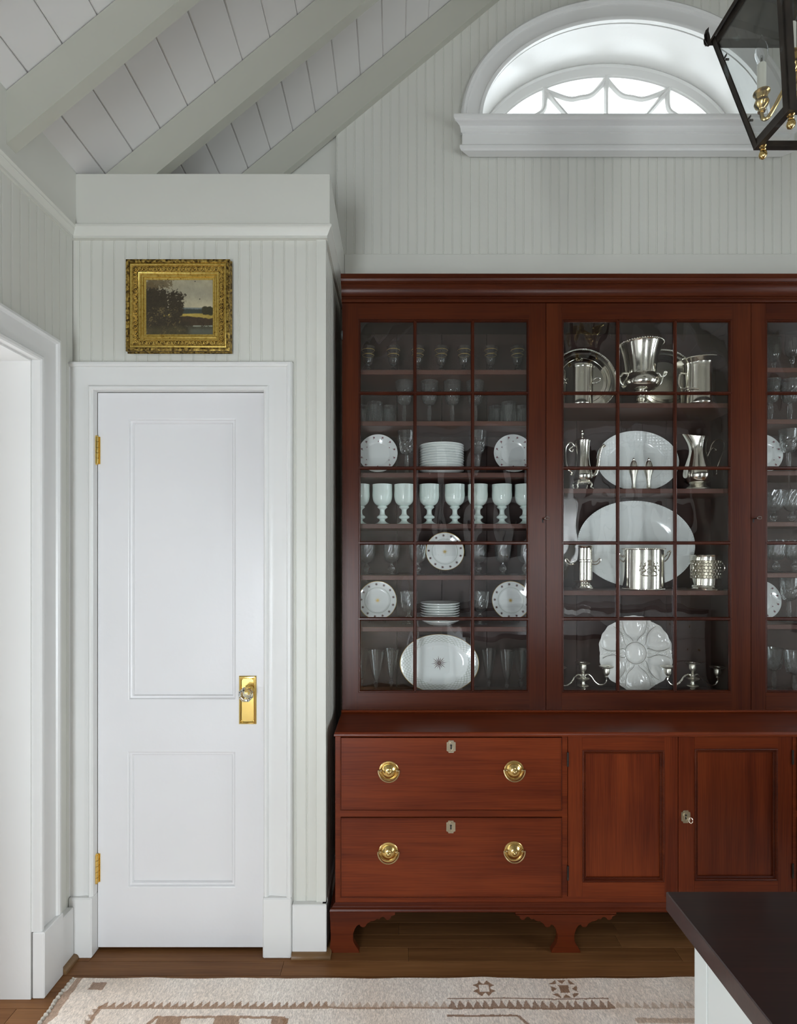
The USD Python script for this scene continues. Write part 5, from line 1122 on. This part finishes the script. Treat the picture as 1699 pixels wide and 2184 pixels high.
bi = np.concatenate([np.arange(ny), np.arange(1, nx) * ny + ny - 1, (nx - 1) * ny + np.arange(ny - 2, -1, -1), np.arange(nx - 2, 0, -1) * ny])
sk = topv[bi].copy(); sk[:, 2] = .0008; nb0 = len(topv); k_ = np.arange(len(bi)); k2 = (k_ + 1) % len(bi)
side = np.stack([bi[k_], bi[k2], nb0 + k2, nb0 + k_], 1)
cols = rc_.reshape(-1, 3); cols = np.vstack([cols, cols[bi]])
painted_grid('woven_field', np.vstack([topv, sk]), np.vstack([q, side]), np.clip(cols, 0, 1), 'kilim', rug)
cy_ = np.arange(ry0 + .004, ry1 - .002, .0035); cr_ = .0056 + .0018 * np.sin(cy_ * 2 * PI / .014) + .001 * rng.uniform(-1, 1, len(cy_))
obj('overcast_edge', tube(np.stack([rx0 - .002 + .0022 * np.sin(cy_ * 40) + .0012 * rng.uniform(-1, 1, len(cy_)), cy_, .0072 + 0 * cy_], 1), cr_, 8), 'rug_cord', rug, 60, 'bound cream edge cord')

# ------------------------------------------------------------------ island corner in the foreground
isl = thing('kitchen_island', 'kitchen island with dark wood top and pale grey painted base in the foreground', 'kitchen island', (0, 0, 0))
ITZ = 0.915; iy1 = F * (E - ITZ) / (1901 - CY); ix0 = X(1419, iy1); th = .0302
IX1 = 2 * RIDGE - ix0 - .05; IY0 = -.62
obj('worktop', bx(ix0, IX1, IY0, iy1, ITZ - th, ITZ, .0015), 'island_wood', isl, False)
ibx, iby = X(1480, .870), .870
obj('island_body', bx(ibx + .006, IX1 - .03, IY0 + .03, iby - .006, .0, ITZ - th - .0005), 'island_paint', isl, False)
obj('corner_stile', [bx(ibx, ibx + .04, iby - .0345, iby, .10, ITZ - th - .0006, .001)], 'island_paint', isl, False)
obj('side_panel', [bx(ibx + .0005, ibx + .012, iby - .66, iby - .0360, .10, ITZ - th - .0006, .001), bx(ibx + .0005, ibx + .012, IY0 + .03, iby - .662, .10, ITZ - th - .0006, .001)], 'island_paint', isl, False)
obj('end_panel', [bx(ibx + .042, IX1 - .03, iby - .012, iby - .0005, .10, ITZ - th - .0006, .001)], 'island_paint', isl, False)
obj('plinth', bx(ibx - .004, IX1 - .026, IY0 + .026, iby + .004, 0, .10, .004), 'island_paint', isl, False)

# ------------------------------------------------------------------ hanging lantern over the island
LX, LY = 1.050, 1.48
ln = thing('hanging_lantern', 'dark bronze glazed lantern with brass candle arms hanging over the island', 'lantern', (0, 0, 0))
zb_, zt_ = 2.565, 2.930; hb, ht = .0705, .145
def lcorner(sx, sy, z):
    h = hb + (ht - hb) * (z - zb_) / (zt_ - zb_); return np.array([LX + sx * h, LY + sy * h, z])
def strip(p0, p1, n_in, t_dir, w, th_):
    """flat bar from p0 to p1, wide along t_dir, thick along n_in"""
    p0, p1, n_in, t_dir = map(lambda q: np.array(q, float), (p0, p1, n_in, t_dir)); V = []
    for p in (p0, p1):
        for a, b in ((0, 0), (1, 0), (1, 1), (0, 1)): V.append(p + t_dir * w * a + n_in * th_ * b)
    return tm(V, np.array([(0, 1, 5, 4), (1, 2, 6, 5), (2, 3, 7, 6), (3, 0, 4, 7), (0, 3, 2, 1), (4, 5, 6, 7)]))
for sx in (-1, 1):
    for sy in (-1, 1):
        a, b = lcorner(sx, sy, zb_), lcorner(sx, sy, zt_); w = .016 if sy > 0 else .021
        obj('corner_post', [strip(a, b, (-sx, 0, 0), (0, -sy, 0), w, .003), strip(a, b, (0, -sy, 0), (-sx, 0, 0), w, .003)], 'bronze', ln, False)
for z, h_, n in ((zb_, .022, 'bottom_rail'), (zt_ - .024, .024, 'top_rail')):
    for sx in (-1, 1):
        obj(n, strip(lcorner(sx, -1, z), lcorner(sx, 1, z), (-sx, 0, 0), (0, 0, 1), h_, .003), 'bronze', ln, False)
        obj(n, strip(lcorner(-1, sx, z), lcorner(1, sx, z), (0, -sx, 0), (0, 0, 1), h_, .003), 'bronze', ln, False)
fbm_ = sbox(LX - hb, LY - hb, LX + hb, LY + hb).difference(sbox(LX - hb + .016, LY - hb + .016, LX + hb - .016, LY + hb - .016))
for sx in (-1, 1):
    for sy in (-1, 1): fbm_ = fbm_.union(Polygon([(LX + sx * hb, LY + sy * hb), (LX + sx * (hb - .042), LY + sy * hb), (LX + sx * hb, LY + sy * (hb - .042))]))
fg = ext(fbm_, .003); fg.apply_translation((0, 0, zb_ - .003)); obj('bottom_frame', fg, 'bronze', ln, False)
fn = lathe([(0, .002), (.008, .002), (.009, -.001), (.0055, -.004), (.0055, -.008), (.0075, -.010), (.0055, -.012), (.009, -.017), (.0105, -.024), (.008, -.031), (.003, -.035), (0, -.0355)], 20)
for sx in (-1, 1):
    for sy in (-1, 1): obj('ball_finial', moved(fn, (LX + sx * (hb - .016), LY + sy * (hb - .016), zb_ - .003)), 'brass', ln, 40, 'small brass ball finial')
for sx in (-1, 1):
    for ax in (0, 1):
        c = [lcorner(sx, -1, zb_ + .02), lcorner(sx, 1, zb_ + .02), lcorner(sx, 1, zt_ - .02), lcorner(sx, -1, zt_ - .02)] if ax == 0 else [lcorner(-1, sx, zb_ + .02), lcorner(1, sx, zb_ + .02), lcorner(1, sx, zt_ - .02), lcorner(-1, sx, zt_ - .02)]
        n = np.array([-sx, 0, 0.0]) if ax == 0 else np.array([0, -sx, 0.0])
        V = [p + n * .0035 for p in c] + [p + n * .0055 for p in c]
        obj('pane', tm(V, np.array([(0, 1, 2, 3), (7, 6, 5, 4), (0, 4, 5, 1), (1, 5, 6, 2), (2, 6, 7, 3), (3, 7, 4, 0)])), 'clear_pane', ln, False)
        for z in (zb_ + .085, zt_ - .075):
            for e in (-1, 1):
                p = lcorner(sx, e, z) if ax == 0 else lcorner(e, sx, z); tdir = np.array([0, -e, 0.0]) if ax == 0 else np.array([-e, 0, 0.0])
                obj('glass_clip', strip(p + n * .006 + tdir * .013, p + n * .006 + tdir * .013 + np.array([0, 0, .006]), n, tdir, .010, .002), 'bronze', ln, False)
# roof: eaves, four hipped slopes, collar and ring
er = ht + .008; rt, zr = .045, 3.105
for k in range(4):
    a = k * PI / 2; R_ = rot(90 * k, [0, 0, 1])[:3, :3]
    V = np.array([(-er, -er, zt_ - .004), (er, -er, zt_ - .004), (rt, -rt, zr), (-rt, -rt, zr), (-er + .003, -er + .003, zt_ - .008), (er - .003, -er + .003, zt_ - .008), (rt, -rt + .003, zr - .004), (-rt, -rt + .003, zr - .004)]) @ R_.T + np.array([LX, LY, 0])
    obj('roof_slope', tm(V, np.array([(0, 1, 2, 3), (7, 6, 5, 4), (0, 4, 5, 1), (1, 5, 6, 2), (2, 6, 7, 3), (3, 7, 4, 0)])), 'bronze', ln, False)
obj('roof_collar', bx(LX - rt - .006, LX + rt + .006, LY - rt - .006, LY + rt + .006, zr - .004, zr + .018, .003), 'bronze', ln, False)
obj('hanging_rod', tube([(LX, LY, zr + .01), (LX, LY, roof(LX) - .01)], .007, 10), 'bronze', ln)
obj('ceiling_rose', moved(lathe([(0, 0), (.05, 0), (.045, .02), (.02, .035), (0, .035)], 24), (LX, LY, roof(LX) - .075)), 'bronze', ln)
for sx in (-1, 1):
    for sy in (-1, 1):
        lv = []
        for da, L in ((-38, .040), (0, .052), (38, .040)):
            lf = np.array([(0, 0), (.30, .26), (.34, .55), (.22, .82), (0, 1.0), (-.22, .82), (-.34, .55), (-.30, .26)]) * np.array([L * .8, L])
            g = trimesh.creation.extrude_polygon(Polygon(lf), .0016, engine='earcut'); g.vertices = g.vertices @ np.diag([1, 1, 1]); v = g.vertices
            v[:, 2] += .35 * v[:, 1] ** 2 / L * -1 + .010 * np.abs(v[:, 0]) / L
            g.apply_transform(rot(90, [1, 0, 0])); g.apply_transform(rot(18, [1, 0, 0])); g.apply_transform(rot(da + math.degrees(math.atan2(sy, sx)) + 90, [0, 0, 1]))
            g.apply_translation((LX + sx * (er - .003), LY + sy * (er - .003), zt_ - .010)); lv.append(g)
        obj('leaf_ornament', lv, 'bronze', ln, 40)
# candle arms
obj('arm_hub', [moved(lathe([(0, -.03), (.010, -.026), (.018, -.012), (.010, 0), (.014, .012), (.008, .03), (.005, .06), (.005, .36), (0, .36)], 20), (LX, LY, 2.72))], 'brass', ln)
for sx in (-1, 1):
    for sy in (-1, 1):
        ca = np.array([LX + sx * .056, LY + sy * .058]); c0 = np.array([LX, LY])
        q = lambda s, z: np.array([*(c0 + (ca - c0) * s), z])
        am = obj('candle_arm', tube(smoothp([q(.08, 2.712), q(.35, 2.690), q(.62, 2.655), q(.82, 2.634), q(.95, 2.637), q(1.0, 2.650), q(1.0, 2.662)], 6), .0052, 10), 'brass', ln)
        obj('cup', moved(lathe([(0, 0), (.009, 0), (.010, .003), (.007, .006), (.0085, .010), (.0155, .016), (.0185, .024), (.016, .032), (.0125, .036), (.0145, .040), (.016, .048), (.0205, .052), (.0205, .055), (.0135, .055), (0, .053)], 24), (ca[0], ca[1], 2.657)), 'brass', am)
        obj('candle_sleeve', moved(lathe([(0, .0), (.0108, .0), (.0108, .076), (.0095, .078), (0, .078)], 20), (ca[0], ca[1], 2.7105)), 'candle_sleeve', am)
        bp_ = list(map(tuple, smoothp([(.0088, .0), (.0125, .012), (.0158, .026), (.0150, .040), (.0105, .056), (.0048, .068), (.0022, .076), (.0006, .079)], 5)))
        obj('bulb', moved(lathe([(0, 0)] + bp_ + [(0, .0792), (0, .0780)] + [(max(r - .0008, 0), z * .985 + .0008) for r, z in bp_[::-1]] + [(0, .001)], 24), (ca[0], ca[1], 2.789)), 'bulb_glass', am, True, 'clear flame-shaped bulb')
        obj('filament', [tube([(ca[0] - .003, ca[1], 2.790), (ca[0] - .002, ca[1], 2.812), (ca[0] + .002, ca[1], 2.812), (ca[0] + .003, ca[1], 2.790)], .0005, 5), tube([(ca[0], ca[1], 2.789), (ca[0], ca[1], 2.805)], .0018, 6)], 'filament', am)

# ------------------------------------------------------------------ kitchen cupboards behind the camera, mirrored in the glazed doors
def kitchen_unit(x0, lb, w=.62, ndr=3):
    y0, y1 = YF + .002, -1.02
    t = thing('kitchen_cupboard', lb, 'cupboard', (0, 0, 0), group='white kitchen cupboards behind the camera')
    obj('carcase', [bx(x0, x0 + w, y0, y1 - .25, 1.36, 2.70), bx(x0, x0 + w, y0, y1, .08, .88), bx(x0 + .01, x0 + w - .01, y0, y1 - .05, 0, .08)], 'kitchen_paint', t, False)
    obj('splashback', bx(x0, x0 + w, y0, y0 + .012, .92, 1.36), 'kitchen_paint', t, False)
    obj('worktop', bx(x0, x0 + w, y0, y1 + .025, .8805, .92, .003), 'island_wood', t, False)
    for k in range(2):
        a, b = x0 + .015 + k * (w / 2 - .01), x0 + w / 2 - .002 + k * (w / 2 - .013)
        f = sbox(a, 1.38, b, 2.62).difference(sbox(a + .055, 1.44, b - .055, 1.98)).difference(sbox(a + .055, 2.04, b - .055, 2.56))
        dd_ = obj('door', moved(ext(f, .02, lambda u, v, w_: np.stack([u, y1 - .2495 + w_, v], -1))), 'kitchen_paint', t, False)
        obj('pane', [bx(a + .05, b - .05, y1 - .245, y1 - .243, 1.43, 2.57)], 'ink_black', dd_, False, 'dark glass')
        obj('knob', ball((b - .025 if k == 0 else a + .025, y1 - .215, 1.46), .011, 2), 'brass', dd_)
    for k in range(ndr):
        za, zb2 = .10 + k * .255, .345 + k * .255
        dr = obj('drawer', bx(x0 + .012, x0 + w - .012, y1 + .0005, y1 + .02, za, zb2, .003), 'kitchen_paint', t, False)
        for q in (.3, .7): obj('knob', ball((x0 + w * q, y1 + .034, (za + zb2) / 2), .013, 2), 'brass', dr)
    obj('crown', bx(x0, x0 + w, y0, y1 - .22, 2.7005, 2.78, .01), 'kitchen_paint', t, False)
for k, x0 in enumerate((.16, .80, 1.87, 2.51)):
    kitchen_unit(x0, f'white kitchen cupboard with dark glazed uppers behind the camera, {ordw[k]} from garden door')
